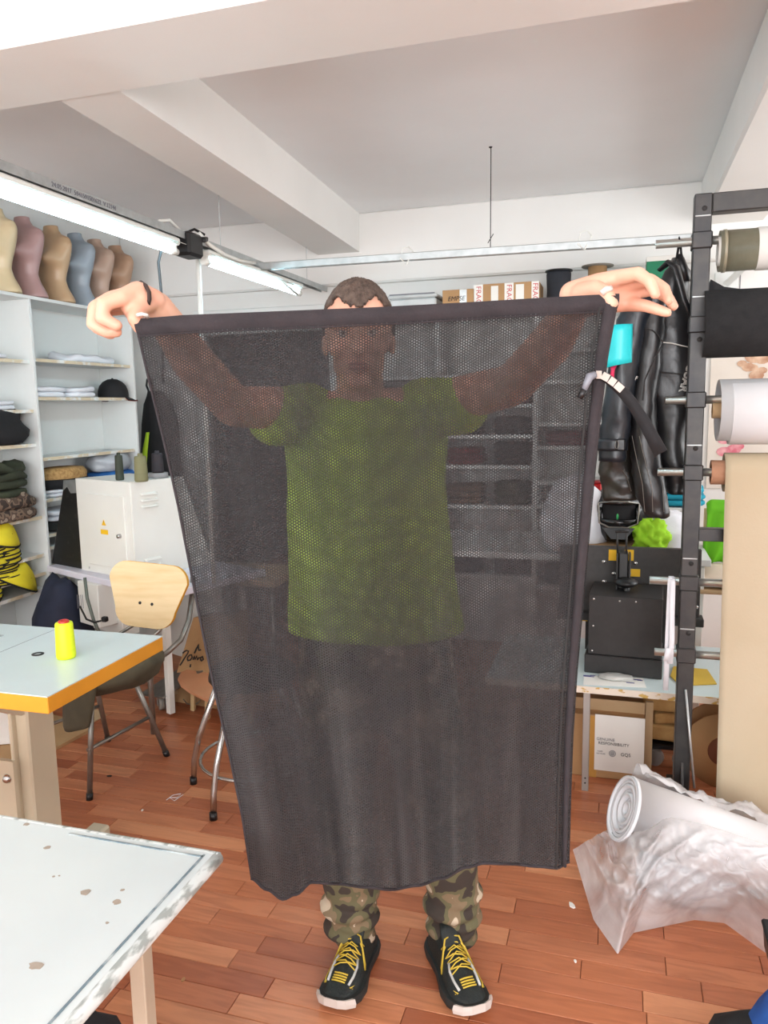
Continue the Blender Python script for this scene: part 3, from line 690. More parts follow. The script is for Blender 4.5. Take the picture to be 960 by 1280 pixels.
def outline_round(w0, w1, h, r, n=6):
    """rounded trapezoid: w0 bottom width, w1 top width"""
    pts = []
    cs = [(w1 / 2 - r, h / 2 - r, 0), (-w1 / 2 + r, h / 2 - r, 90), (-w0 / 2 + r, -h / 2 + r, 180), (w0 / 2 - r, -h / 2 + r, 270)]
    for cx, cy, a0 in cs:
        for k in range(n + 1): a = R(a0 + 90 * k / n); pts.append((cx + r * math.cos(a), cy + r * math.sin(a)))
    return pts
bx_ = Vector((.95, .12, -.085)); by_ = Vector((.04, .18, .95))
MB_ = basis(bc, bx_, by_)
back = part('backrest', M_ply, ch, lambda bm: prism(bm, outline_round(.27, .355, .275, .075), .0025, MB_ @ Matrix.Translation((0, 0, .0065))), True)
part('orange_edge', mat('yellow_orange_edge', (232, 168, 30), .45), back, lambda bm: prism(bm, outline_round(.272, .357, .277, .076), .018, MB_ @ Matrix.Translation((0, 0, -.012))), True)
part('screw_hole', M_ink, back, lambda bm: [lathe(bm, [(0, .0012), (.006, .0008), (.007, 0)], 10, MB_ @ Matrix.Translation((x_, -.035, .009))) for x_ in (-.025, .03)], True)
for x_ in (-.06, .07): part('back_post', M_greym, ch, lambda bm: tube(bm, [MB_ @ Vector((x_, -.02, -.016)), MB_ @ Vector((x_, -.14, -.016)), Vector((-2.07 + x_ * 1.6, 2.72, .47)), Vector((-2.07 + x_ * 1.6, 2.66, .445))], .008, 8), True)
M_olive2 = mat('olive_canvas', (88, 82, 64), .85, rgb2=(66, 62, 48), scale=8, bump=.08)
gar = thing('olive_garment', 'dark olive garment draped over the plywood chair seat', 'garment', (-2.07, 2.5, .46))
def gar_top(bm):
    ball(bm, (0, 0, 0), 1, 28, 18)
    for v in bm.verts:
        n = v.co.copy(); v.co = Vector((n.x * .2, n.y * .235, n.z * .1)) * (1 + .12 * nz(n, 2.0, 5))
        v.co += Vector((-1.96, 2.55, .475))
part('folded_body', M_olive2, gar, gar_top, True)
def gar_flap(bm):
    secs = []
    for y_, xl, xr in ((822, 100, 122), (840, 88, 121), (862, 82, 119), (885, 79, 117), (905, 79, 114), (911, 82, 112)):
        a, b = pY(xl, y_, 2.34), pY(xr, y_, 2.33); secs.append(((a + b) / 2, (b - a) / 2, Vector((0, .035, 0))))
    loft(bm, secs, 24)
    wrinkle(bm, .008, 9, 2)
part('hanging_sleeve', M_olive2, gar, gar_flap, True)

# ------------------------------------------------------------------ sewing table
n0, n1 = pZ(59, 871, .77), pZ(203, 795, .77)
tv = (n1 - n0); tv.z = 0; TD = tv.length; tang = math.atan2(-tv.x, tv.y)
sw = thing('sewing_table', 'white topped sewing machine table with thick orange wooden edge', 'table', (n0.x, n0.y, 0), tang)
M_top = mat('pale_blue_laminate', (204, 218, 219), .3, var=.02)
M_iron = mat('beige_cast_steel', (196, 186, 162), .5, var=.04, scale=5)
TLn = 1.15
pbox('top', M_top, sw, (-TLn / 2, TD / 2, .769), (TLn, TD, .003), bev=0)
pbox('wooden_edge', M_orange, sw, (-TLn / 2, TD / 2, .745), (TLn + .001, TD + .001, .045), bev=.002)
part('metal_plate', M_galv, sw, lambda bm: box(bm, (-.74, TD * .62, .7715), (.44, .18, .003), bev=.001))
for gx, gy in ((-.27, TD * .53), (-.27, TD * .78)):
    part('grommet', M_blackp, sw, lambda bm: lathe(bm, [(.009, 0), (.018, 0), (.018, .002), (.010, .002), (.009, 0)], 20, Matrix.Translation((gx, gy, .7706))))
    part('grommet_hole', M_galv, sw, lambda bm: lathe(bm, [(0, .0012), (.0095, .0012)], 16, Matrix.Translation((gx, gy, .7705))))
pbox('top_seam', M_grey_ink, sw, (-.4, TD * .66, .7708), (.001, TD * .65, .0006), bev=0)
def sew_leg(x):
    l = part('leg', M_iron, sw, lambda bm: (box(bm, (x, TD * .5, .39), (.055, .115, .66), bev=.006), box(bm, (x - .02, TD * .5, .39), (.012, .155, .66), bev=.003),
        prism(bm, [(-.25, 0), (.25, 0), (.07, -.11), (-.07, -.11)], .05, basis((x - .03, TD * .5, .72), (0, 1, 0), (0, 0, 1))),
        box(bm, (x, TD * .5, .05), (.07, .56, .05), bev=.008)))
    for s in (-.24, .24): part('foot_pad', M_blackp, l, lambda bm: lathe(bm, [(0, 0), (.03, 0), (.03, .02), (.012, .03), (0, .03)], 16, Matrix.Translation((x, TD * .5 + s, .0025))))
    return l
l1 = sew_leg(-.29); l2 = sew_leg(-1.0)
cbm = part('crossbar', M_iron, sw, lambda bm: (box(bm, (-.72, TD * .5 - .065, .34), (.56, .012, .1), bev=.003), prism(bm, [(-.13, -.11), (0, -.16), (0, .16), (-.13, .11)], .014, basis((-.14, TD * .5 - .058, .31), (1, 0, 0), (0, 0, 1))) if False else prism(bm, [(-.0, -.05), (.10, -.13), (.16, -.13), (.16, .13), (.10, .13), (0, .05)], .016, basis((-.46, TD * .5 - .072, .34), (1, 0, 0), (0, 0, 1)))))
for s in (-.075, .075): part('bolt', M_steel, cbm, lambda bm: lathe(bm, [(0, .012), (.008, .011), (.014, .003), (.015, 0)], 12, basis((-.325, TD * .5 - .088, .34 + s), (1, 0, 0), (0, 0, 1))))
yq = pZ(83, 822, .7706)
yc = thing('thread_cone', 'neon yellow thread cone with red core on the sewing table', 'thread cone', (yq.x, yq.y, .771))
M_neon = mat('neon_yellow_thread', (222, 240, 30), .55, stretch=(1, 1, 90), scale=3, rgb2=(206, 226, 20))
part('thread', M_neon, yc, lambda bm: lathe(bm, [(0, 0), (.026, 0), (.0282, .006), (.0283, .012), (.0255, .103), (.0235, .108), (.014, .108)], 30))
part('core', mat('red_plastic_core', (190, 52, 44), .4), yc, lambda bm: lathe(bm, [(.0155, .1), (.0155, .113), (.013, .115), (.008, .113), (.008, .1)], 20))
# cardboard and boxes under the sewing table
def flat_sheet(name, label, cat, m, pts, z0, th):
    bm = bmesh.new(); prism(bm, [(p.x, p.y) for p in pts], th, Matrix.Translation((0, 0, z0))); o = obj(name, bm, m); base(o); return tag(o, label, cat)
flat_sheet('cardboard_sheet', 'flat brown cardboard sheet lying under the sewing table', 'cardboard', M_card, [pZ(0, 948, .02), pZ(24, 957, .02), pZ(118, 908, .02), pZ(60, 890, .02), pZ(0, 905, .02)], .003, .014)
flat_sheet('cardboard_sheet', 'light cardboard sheet on the floor behind the olive garment', 'cardboard', M_card2, [pZ(76, 923, .01), pZ(133, 893, .01), pZ(118, 885, .01), pZ(60, 905, .01)], .003, .006)
cbx = thing('white_carton', 'plain white carton standing under the sewing table', 'carton', pZ(-25, 935, 0) * 1.0)
cbx.location.z = .02; cbx.rotation_euler = (0, 0, R(25))
pbox('carton_body', M_paper, cbx, (0, .1, .11), (.34, .26, .22), bev=.003); pbox('carton_flap', M_paper, cbx, (0, -.02, .223), (.33, .12, .004), (R(8), 0, 0), 0)

# ------------------------------------------------------------------ metal stool, low wooden footstool, paper bag
sc_ = Vector((-1.33, 2.58, 0))
stl = thing('metal_stool', 'chrome legged stool with foot ring standing behind the mesh bag', 'stool', sc_)
L1, L2 = Vector((-1.392, 2.34, 0)), Vector((-1.607, 2.563, 0))
for p in (L1, L2, sc_ * 2 - L1, sc_ * 2 - L2):
    tpp = sc_ + (p - sc_) * .5 + Vector((0, 0, .46)); mid = sc_ + (p - sc_) * .88 + Vector((0, 0, .2))
    l = part('leg', M_steel, stl, lambda bm: tube(bm, [p + Vector((0, 0, .003)), p.lerp(mid, .5) + (p - sc_) * .03, mid, tpp], .012, 10), True)
    part('foot_cap', M_blackp, l, lambda bm: tube(bm, [p + Vector((0, 0, .001)), p + Vector((0, 0, .03))], .0145, 10), True)
part('foot_ring', M_steel, stl, lambda bm: tube(bm, [sc_ + Vector((.215 * math.cos(2 * PI * k / 28), .215 * math.sin(2 * PI * k / 28), .15)) for k in range(29)], .007, 8, False), True)
part('seat', mat('dark_vinyl', (52, 40, 36), .5), stl, lambda bm: lathe(bm, [(0, .46), (.16, .46), (.17, .475), (.165, .5), (.12, .512), (0, .515)], 28, Matrix.Translation(sc_)), True)
fs = thing('footstool', 'low footstool with peach plywood seat beside the paper bag', 'footstool', (-1.75, 3.05, 0))
FZ = .16
fo = [pZ(x, y, FZ) for x, y in ((222, 848), (226, 840), (242, 832), (262, 826), (300, 818), (345, 830), (350, 884), (300, 886), (262, 876), (238, 864), (226, 856))]
part('seat', mat('peach_plywood', (222, 160, 120), .45, var=.04), fs, lambda bm: prism(bm, [(p.x, p.y) for p in fo], .014, Matrix.Translation((0, 0, FZ - .014)), .003), True)
for x, y in ((238, 862), (256, 872), (310, 880), (330, 846)):
    p = pZ(x, y - 6, FZ - .014); part('leg', M_ply, fs, lambda bm: box(bm, (p.x, p.y + .02, (FZ - .014) / 2 + .002), (.022, .022, FZ - .016), (R(4), R(6), 0), .002), True)
part('wire_loop', M_greym, fs, lambda bm: tube(bm, [pZ(229, 874, .06), pZ(234, 880, .03), pZ(244, 881, .03), pZ(250, 876, .06)], .003, 6), True)
kb = thing('paper_bag', 'brown kraft paper bag with black script lettering, leaning on the floor', 'bag', pZ(245, 893, 0))
kq = lambda x, y, Y=3.28: pY(x, y, Y)
Y0 = pZ(245, 893, 0).y + .12
def kraft(bm):
    f = [pY(210, 886, Y0), pY(292, 905, Y0 - .05), pY(292, 768, Y0 + .12), pY(242, 772, Y0 + .16)]
    t = [v + Vector((.03, .1, .0)) for v in f]
    vs = [bm.verts.new(v) for v in f + t]
    for q in ((0, 1, 2, 3), (7, 6, 5, 4), (0, 3, 7, 4), (1, 5, 6, 2), (3, 2, 6, 7), (0, 4, 5, 1)): bm.faces.new([vs[k] for k in q])
    for v in vs: v.co.z = max(v.co.z, .004)
    bmesh.ops.subdivide_edges(bm, edges=bm.edges, cuts=5, use_grid_fill=True)
    for v in bm.verts: v.co += Vector((0, .012, 0)) * nz(v.co, 9, 2)
part('bag_body', M_card, kb, kraft, True, False)
def kraft_pt(zx, zy):      # zoomed photo point -> point on the bag's leaning front
    x, y = 180 + zx / 5.333, 680 + zy / 5.333
    p = pY(x, y, Y0); k = min(1, max(0, p.z / .5)); return pY(x, y, Y0 - .025 + .14 * k) + Vector((0, -.014, 0))
for st_k in ([(250, 803), (262, 785), (280, 755), (302, 722), (306, 708), (292, 704), (278, 712), (268, 722)], [(298, 752), (312, 736), (326, 733), (330, 750), (318, 768), (302, 772), (298, 756)], [(336, 766), (345, 742), (350, 764), (360, 742), (366, 766), (378, 750)], [(388, 770), (386, 752), (398, 744), (404, 764), (392, 774), (388, 766)], [(346, 722), (360, 690), (374, 664), (372, 688), (376, 704), (388, 700)], [(320, 796), (317, 816)]):
    part('script_stroke', M_ink, kb, lambda bm: tube(bm, [kraft_pt(*q) for q in st_k], .0042, 6), True)
part('folded_flap', M_card2, kb, lambda bm: box(bm, pY(217, 862, Y0 - .03), (.05, .004, .045), (R(-18), 0, 0)), True)

# ------------------------------------------------------------------ near white worktable
nt_ = thing('worktable', 'white painted worktable with chipped, worn moulded edge', 'table', (-1.2, .55, 0))
NX, NY, NZ_ = -.64, 1.078, .75
M_wtop = mat('worn_white_paint', (200, 208, 207), .5, rgb2=(192, 200, 200), scale=3)
pbox('top', M_wtop, nt_, (NX - .65, NY - .55, NZ_ - .014), (1.3, 1.1, .026), bev=.002, world=True)
M_worn = mat('flaking_painted_edge', (204, 210, 208), .7, rgb2=(150, 156, 152), scale=70, thr=(.4, .52), stretch=(1, .35, 1))
m_ = M_worn
def edge_strip(p, q):
    def f(bm):
        tube(bm, [Vector(p).lerp(Vector(q), k_ / 24) for k_ in range(25)], .0118, 12)
    return f
for p, q in (((NX - 1.3, NY, NZ_ - .012), (NX + .004, NY, NZ_ - .012)), ((NX, NY + .004, NZ_ - .012), (NX, NY - 1.1, NZ_ - .012))):
    part('edge_moulding', M_worn, nt_, edge_strip(p, q), True)
M_groove = mat('blue_grey_groove', (104, 122, 130), .8, rgb2=(170, 178, 178), scale=22, thr=(.35, .55))
pbox('edge_groove', M_groove, nt_, (NX - .0165, NY - .55, NZ_ - .0002), (.0035, 1.08, .0014), bev=0, world=True)
pbox('edge_groove', M_groove, nt_, (NX - .15, NY - .0165, NZ_ - .0002), (.27, .0035, .0014), bev=0, world=True)
M_chip = mat('bare_chip', (160, 148, 134), .9, var=.08, scale=60)
for k, (x, y, s) in enumerate(((107, 1115, 7), (146, 1127, 6), (45, 1206, 8), (59, 1059, 5), (33, 1030, 5), (67, 1095, 2.2), (134, 1153, 2.4), (153, 1112, 3), (74, 1094, 1.6))):
    c = pZ(x, y, NZ_)
    def chip(bm):
        pts = []
        for j in range(12):
            a = 2 * PI * j / 12; r = s * .00092 * (1 + .5 * nz((math.cos(a), math.sin(a), k), 1.4, k)); pts.append((c.x + r * 1.3 * math.cos(a), c.y + r * math.sin(a)))
        prism(bm, pts, .0005, Matrix.Translation((0, 0, NZ_ - .0009)))
    part('paint_chip', M_chip, nt_, chip, True)
M_legb = mat('beige_leg_paint', (178, 164, 144), .5)
for x, y in ((-.735, .985), (-1.88, .985), (-.735, .05), (-1.88, .05)): pbox('leg', M_legb, nt_, (x, y, .363), (.028, .028, .722), bev=.002, world=True)
for x in (-.735,): pbox('rail', M_legb, nt_, (x, .52, .70), (.025, .91, .04), bev=.002, world=True)
nb = crumple('navy_bag', mat('navy_black_fabric', (22, 26, 36), .8, var=.2, scale=9), (-.99, 1.0, 0.003), (.42, .42, .36), 23, .16); tag(nb, 'dark navy bag slumped on the floor under the worn worktable', 'bag')
bx1 = thing('open_carton', 'open cardboard carton on the floor under the worn worktable', 'carton', (-.84, 1.16, .002), R(20))
for c, s in (((0, -.12, .06), (.3, .004, .12)), ((0, .12, .06), (.3, .004, .12)), ((-.15, 0, .06), (.004, .24, .12)), ((.15, 0, .06), (.004, .24, .12)), ((0, 0, .003), (.3, .24, .004))): pbox('carton_side', M_card2, bx1, c, s, bev=0)
flat_sheet('paper_sheet', 'white paper sheet on the floor by the worktable leg', 'paper', M_paper, [Vector((-.75, 1.18, 0)), Vector((-.60, 1.13, 0)), Vector((-.63, 1.02, 0)), Vector((-.78, 1.06, 0))], .003, .001)

# ================================================================== RIGHT SIDE
M_rack = mat('black_rack_steel', (48, 48, 50), .45, .35, rgb2=(66, 64, 62), scale=20, thr=(.3, .7))
M_peg = mat('bright_pipe', (206, 204, 198), .28, .85, var=.04)
RY, RX = 2.70, .236
rack = thing('roll_rack', 'black steel rack with horizontal pipes holding fabric rolls', 'rack', (.64, RY, 0))
RT = pY(874, 243, RY).z
for x in (RX, 1.05): pbox('post', M_rack, rack, (x, RY, RT / 2 + .0), (.052, .05, RT - .006), bev=.003, world=True)
pbox('top_beam', M_rack, rack, ((RX + 1.05) / 2, RY, RT - .033), (1.05 - RX - .0525, .05, .058), bev=.003, world=True)
zcb = pY(885, 668, RY).z
pbox('cross_bar', M_rack, rack, ((RX + 1.05) / 2, RY + .004, zcb), (.78, .042, .042), bev=.002, world=True)
for x in (RX, 1.05):
    pbox('foot_bar', M_rack, rack, (x, RY + .02, .028), (.052, .62, .05), bev=.003, world=True)
    for s in (-1, 1):
        part('gusset', M_rack, rack, lambda bm: prism(bm, [(0, 0), (.17, 0), (0, .22)], .008, basis((x - .004 * s, RY + s * .024, .05), (0, s, 0), (0, 0, 1)), 0), True)
pegz = {}
for k, (py_, xl) in enumerate(((303, 820), (407, 866), (500, 832), (590, 822), (727, 812), (817, 818))):
    z = pY(862, py_, RY).z; x0 = pY(xl, py_, RY - .02).x; pegz[py_] = z
    p = part('pipe', M_peg, rack, lambda bm: tube(bm, [(x0, RY - .005, z), (1.0, RY - .005, z)], .0135, 14), True)
    part('sleeve', M_rack, p, lambda bm: box(bm, (RX, RY - .004, z), (.06, .06, .052), bev=.004), True)
for py_ in (263, 425, 560, 703, 790):
    z = pY(874, py_, RY).z
    part('bolt_hole', M_ink, rack, lambda bm: lathe(bm, [(0, .001), (.0075, .001), (.0085, -.001)], 14, basis((RX + .004, RY - .0255, z), (1, 0, 0), (0, 0, 1))), True)
for py_ in (272, 372, 556, 697, 785):
    z = pY(874, py_, RY).z
    pbox('weld_seam', M_galv, rack, (RX, RY - .0245, z), (.046, .004, .005), bev=.0015, world=True)

def roll_obj(name, label, m, x0, x1, yz, r, core_r, m_core=M_card, core_out=.0, turns=4, cat='fabric roll', parent_flap=None, group=None, msp=None):
    t = thing(name, label, cat, ((x0 + x1) / 2, yz[0], yz[1] - r), 0, group)
    def wound(bm):
        # spiral end face: concentric, slightly stepped layers
        prof = []
        for k in range(turns + 1):
            rr = core_r + (r - core_r) * k / turns; off = .006 * (turns - k)
            prof += [(rr, off), (rr + (r - core_r) / turns * .85, off)] if k < turns else []
        prof = [(core_r, .03)] + prof + [(r, .004), (r, x1 - x0), (core_r, x1 - x0)]
        lathe(bm, prof, 36, Matrix(((0, 0, 1, x0), (1, 0, 0, yz[0]), (0, 1, 0, yz[1]), (0, 0, 0, 1))))
        for v in bm.verts: v.co += Vector((0, 1, 1)) * .002 * nz(v.co, 6)
    part('wound_fabric', m, t, wound, True)
    part('core_tube', m_core, t, lambda bm: lathe(bm, [(core_r * .8, -core_out), (core_r * .99, -core_out), (core_r * .99, x1 - x0), (core_r * .8, x1 - x0), (core_r * .8, -core_out)], 24, Matrix(((0, 0, 1, x0), (1, 0, 0, yz[0]), (0, 1, 0, yz[1]), (0, 0, 0, 1)))), True)
    return t
RYc = RY - .005
M_khaki = mat('khaki_nylon', (166, 160, 138), .35, rgb2=(132, 126, 106), scale=5, bump=.15, bscale=14)
kr = roll_obj('fabric_roll', 'shiny khaki fabric roll on the top pipe of the rack', M_khaki, pY(897, 306, RY).x, .96, (RYc, pegz[303] - .035), .062, .045, M_paper, turns=3)
part('white_sleeve', M_paper, kr, lambda bm: tube(bm, [(pY(949, 306, RY - .06).x, RYc, pegz[303] - .035), (.9, RYc, pegz[303] - .035)], .0645, 30), True)
part('folded_flap', M_khaki, kr, lambda bm: loft(bm, [((x, RYc, pegz[303] - .035), (0, .066, 0), (0, 0, .065)) for x in (pY(906, 306, RY - .06).x, pY(910, 306, RY - .06).x)], 30), True)
M_blackc = mat('black_canvas', (40, 40, 42), .9, rgb2=(30, 30, 32), scale=30, bump=.2, bscale=160)
br = roll_obj('fabric_roll', 'thick black canvas roll on the rack below the khaki roll', M_blackc, pY(880, 407, RY - .1).x, .96, (RYc, pegz[407]), .105, .02, turns=4)
part('loose_flap', M_blackc, br, lambda bm: prism(bm, [(0, 0), (.02, .045), (.06, .02), (.12, .008), (.5, .004), (.5, -.01), (0, -.02)], .006, basis((pY(880, 372, RY).x, RYc + .03, pegz[407] + .098), (1, 0, 0), (0, 0, 1))), True)
M_whitef = mat('white_fabric', (232, 233, 236), .85, var=.02, scale=5)
wr = roll_obj('fabric_roll', 'white fabric roll on the rack between black and beige rolls', M_whitef, pY(899, 510, RY - .08).x, .96, (RYc, pegz[500] - .035), .098, .025, M_card2, .012, 5)
part('hanging_edge', M_whitef, wr, lambda bm: loft(bm, [((x, RYc, pegz[500] - .035 - .006), (0, .104, 0), (0, 0, .103)) for x in (pY(917, 510, RY - .1).x, .95)], 36), True)
M_beige = mat('beige_canvas', (188, 174, 149), .85, rgb2=(180, 165, 138), scale=2.5, bump=.06, bscale=120)
gx0 = pY(905, 592, RY - .05).x
cr_ = roll_obj('fabric_roll', 'beige canvas roll with a long sheet hanging to the floor', M_beige, gx0, .96, (RYc, pegz[590]), .062, .04, mat('pinkish_cardboard_core', (196, 146, 116), .7), .035, 2)
zb0 = pegz[590]
def beige_sheet(bm):
    def f(a, b):
        x = gx0 + .002 + (.955 - gx0) * a
        if b < .12: th = PI / 2 * (b / .12); return Vector((x, RYc - .064 * math.sin(th), zb0 + .064 * math.cos(th)))
        k = (b - .12) / .88
        return Vector((x + .03 * k * (1 - a) - .015 * k, RYc - .064 - .012 * math.sin(a * 7 + 1) * k + .01 * nz((a * 4, k * 3, 0)) * k, zb0 - (zb0 - .07) * k))
    grid(bm, 30, 60, f)
o = part('hanging_sheet', M_beige, cr_, beige_sheet, True); o.modifiers.new('t', 'SOLIDIFY').thickness = .002

# white tape hanging from a pipe
zt1, zt2 = pegz[727], pegz[817]
wt = thing('white_tape', 'white cotton tape looped over a rack pipe, hanging down', 'tape', (pY(838, 727, RY - .03).x, RY - .03, .42))
def ribbon(bm, pts, w, ax):
    vs = [[bm.verts.new(Vector(p) + Vector(ax) * s) for s in (-w / 2, w / 2)] for p in pts]
    for a, b in zip(vs, vs[1:]): bm.faces.new((a[0], a[1], b[1], b[0])).smooth = True
def tp_(x, y, d=.024): return pY(x, y, RY - d)
for pts in ([tp_(839, 722, -.012), tp_(839, 720, .008), tp_(838, 728, .026), tp_(836, 770, .026), tp_(834, 815, .026), tp_(832, 863, .02)], [tp_(841, 722, -.02), tp_(841, 721, .006), tp_(841, 728, .03), tp_(840, 770, .03), tp_(840, 800, .034), tp_(838, 830, .034)], [tp_(836, 810, .035), tp_(832, 826, .035)]):
    o = part('tape_strand', M_cloth_w, wt, lambda bm: ribbon(bm, pts, .017, (1, .2, 0)), True); o.modifiers.new('t', 'SOLIDIFY').thickness = .002

# ------------------------------------------------------------------ leather jacket and trousers hanging on the rack
M_leather = mat('black_leather', (30, 30, 32), .36, rgb2=(22, 22, 24), scale=9, bump=.25, bscale=22)
M_leather_b = mat('blue_black_leather', (30, 36, 44), .36, rgb2=(20, 24, 30), scale=9, bump=.25, bscale=22)
M_leather_o = mat('brown_black_leather', (44, 40, 34), .36, rgb2=(24, 22, 20), scale=9, bump=.25, bscale=22)
def hang_loft(secs, Y, th, amp, sc, seed, seg=28):
    def f(bm):
        S = []
        for i in range(len(secs) - 1):
            for k in range(4):
                t = k / 4; S.append(tuple(a + (b - a) * t for a, b in zip(secs[i], secs[i + 1])))
        S.append(secs[-1])
        out = []
        for s in S:
            dy = s[3] if len(s) > 3 else 0
            a, b = pY(s[1], s[0], Y + dy), pY(s[2], s[0], Y + dy); out.append(((a + b) / 2, (b - a) / 2, Vector((0, th, 0))))
        loft(bm, out, seg)
        bm.normal_update()
        for v in bm.verts:
            c = v.co; v.co = c + v.normal * amp * (nz((c.x * 1.2, c.y, c.z * .8), sc, seed) + .6 * nz((c.x + c.z * .5, c.y, c.z * 2), sc * 2, seed + 2))
    return f
lj = thing('leather_jacket', 'black leather motorcycle jacket hanging from the rack by its collar', 'jacket', (.12, 2.84, pY(840, 645, 2.84).z))
part('body', M_leather, lj, hang_loft([(326, 840, 854), (345, 828, 862), (375, 812, 866), (410, 806, 872), (450, 808, 876), (490, 810, 874), (530, 816, 866), (570, 824, 862), (600, 828, 860), (616, 829, 858)], 2.84, .06, .012, 12, 1), True)
part('sleeve', M_leather, lj, hang_loft([(362, 812, 836), (385, 800, 832), (420, 797, 830), (460, 793, 827), (500, 790, 820), (540, 787, 822), (580, 789, 828), (620, 793, 834), (646, 806, 838)], 2.775, .045, .010, 14, 4), True)
part('sleeve', M_leather_b, lj, hang_loft([(372, 785, 818), (400, 772, 810), (440, 764, 800), (480, 758, 796), (520, 753, 790), (550, 750, 785), (577, 747, 782)], 2.75, .04, .009, 14, 7), True)
cs_ = part('cuff_strap', M_leather_b, lj, hang_loft([(548, 747, 786), (563, 746, 785)], 2.75, .046, .001, 10, 2), True)
pbox('buckle', M_leather, cs_, pY(776, 556, 2.703), (.028, .006, .04), bev=.004, world=True)
part('buckle_emblem', M_greym, cs_, lambda bm: tube(bm, [pY(771 + 2.2 * math.cos(2 * PI * k / 12), 556 + 5 * math.sin(2 * PI * k / 12), 2.698) for k in range(13)], .001, 5, False), True)
def jt(x, y, d=.0): return pY(x, y, 2.775 - d)
part('collar', M_leather, lj, lambda bm: tube(bm, [jt(824, 338, .03), jt(836, 328, .05), jt(845, 334, .06), jt(850, 352, .06), jt(856, 375, .06), jt(864, 395, .05), jt(874, 404, .03)], [.012, .02, .022, .02, .018, .014, .008], 12, True, .45), True)
part('collar_tab', M_leather, lj, lambda bm: loft(bm, [(jt(850, 318, .0), (.008, 0, 0), (0, .012, 0)), (jt(853, 335, .0), (.018, 0, 0), (0, .014, 0)), (jt(857, 352, .0), (.016, 0, 0), (0, .012, 0))], 14), True)
part('hanging_loop', M_black, lj, lambda bm: tube(bm, [jt(846, 322), jt(848, 310, .05), pY(849, 297, RY - .02), pY(851, 310, RY + .03), jt(852, 322)], .004, 6), True)
M_pipew = mat('silver_piping', (196, 194, 188), .5)
part('chest_piping', M_pipew, lj, lambda bm: tube(bm, [pY(829, 428, 2.765), pY(840, 429, 2.763), pY(852, 432, 2.765), pY(866, 435, 2.78)], .0022, 6), True)
part('seam', M_ink, lj, lambda bm: [tube(bm, [pY(x, y, Y) for x, y in pts], .002, 5) for pts, Y in (([(806, 411), (816, 413), (824, 420), (828, 428)], 2.722), ([(824, 465), (845, 467), (866, 470)], 2.765), ([(828, 430), (818, 450), (806, 475), (803, 500)], 2.722))], True)
part('seam_stitch', M_greym, lj, lambda bm: [tube(bm, [pY(x, y, Y) for x, y in pts], .0009, 5) for pts, Y in (([(790, 545), (796, 575), (803, 605), (806, 640)], 2.717), ([(799, 545), (806, 575), (815, 610), (816, 640)], 2.715), ([(828, 600), (830, 640)], 2.72))], True)
text_mesh('sleeve_lettering', 'PAGUAR', .034, M_pipew, lj, Matrix.Translation(-lj.location) @ basis(pY(868, 464, 2.672) + Vector((-.012, .07, 0)), Vector((-.27, 0, -1)), Vector((1, 0, -.27))), outline=True)
text_mesh('sleeve_emblem', 'F', .018, M_pipew, lj, Matrix.Translation(-lj.location) @ basis(pY(795.5, 473, 2.722), Vector((1, 0, -.3)), Vector((.3, 0, 1))))
lt = thing('leather_trousers', 'brown black leather trousers hanging below the jacket sleeve', 'trousers', (.02, 2.86, pY(790, 640, 2.86).z))
part('leg', M_leather_o, lt, hang_loft([(520, 756, 800), (560, 748, 798), (590, 748, 800), (610, 752, 802), (624, 754, 804)], 2.87, .035, .014, 13, 12), True)
part('zip', M_greym, lt, lambda bm: tube(bm, [pY(779, 588, 2.825), pY(785, 600, 2.822), pY(789, 614, 2.825)], .002, 5), True)
# cyan tag
cy = thing('cyan_tag', 'bright cyan curved plastic tag with pink ribbon in front of the jacket', 'tag', pY(776, 456, 2.69))
def cyan(bm):
    a0, a1, b0, b1 = pY(762, 407, 2.69), pY(790, 405, 2.69), pY(757, 460, 2.69), pY(789, 453, 2.69)
    grid(bm, 12, 6, lambda a, b: a0.lerp(a1, a).lerp(b0.lerp(b1, a), b) + Vector((0, -.02 * math.sin(a * PI), 0)))
o = part('shell', mat('cyan_plastic', (40, 206, 214), .35, var=.03), cy, cyan, True); o.modifiers.new('t', 'SOLIDIFY').thickness = .004
part('pink_ribbon', mat('pink_ribbon', (214, 40, 90), .6), cy, lambda bm: loft(bm, [(pY(767, 456, 2.70), (.012, 0, 0), (0, .003, 0)), (pY(766, 463, 2.70), (.006, 0, 0), (0, .003, 0)), (pY(764, 478, 2.70), (.008, 0, 0), (0, .003, 0))], 8), True)

# ------------------------------------------------------------------ low worktable with heat press
TZ = pY(800, 864, 2.9).z
low = thing('low_worktable', 'low white worktable with printed edge tape beside the rack', 'table', (.1, 3.25, 0))
pbox('top', M_top, low, (.12, 3.21, TZ - .011), (1.2, .62, .022), bev=.002, world=True)
M_tape = mat('printed_edge_tape', (224, 212, 196), .6, rgb2=(196, 160, 84), scale=26, stretch=(1, 1, 2.2), thr=(.4, .44))
pbox('edge_tape', M_tape, low, (.12, 2.899, TZ - .012), (1.2, .003, .026), bev=0, world=True)
M_alu = mat('aluminium_leg', (176, 174, 170), .4, .6)
for x, y in ((-.092, 2.92), (.66, 2.93), (-.092, 3.5), (.66, 3.5)):
    l = pbox('leg', M_alu, low, (x, y, TZ / 2 - .011), (.026, .026, TZ - .024), bev=.002, world=True)
    part('adjusting_hole', M_ink, l, lambda bm: [lathe(bm, [(0, .001), (.003, .001), (.0035, 0)], 8, basis((x, y - .0132, z), (1, 0, 0), (0, 0, 1))) for z in (.035, .055)], True)
hp = thing('heat_press', 'dark grey heat press with box body, upright panel and top handle', 'heat press', (.05, 3.2, TZ))
M_hp = mat('charcoal_powder_coat', (58, 56, 55), .55, rgb2=(50, 48, 47), scale=40)
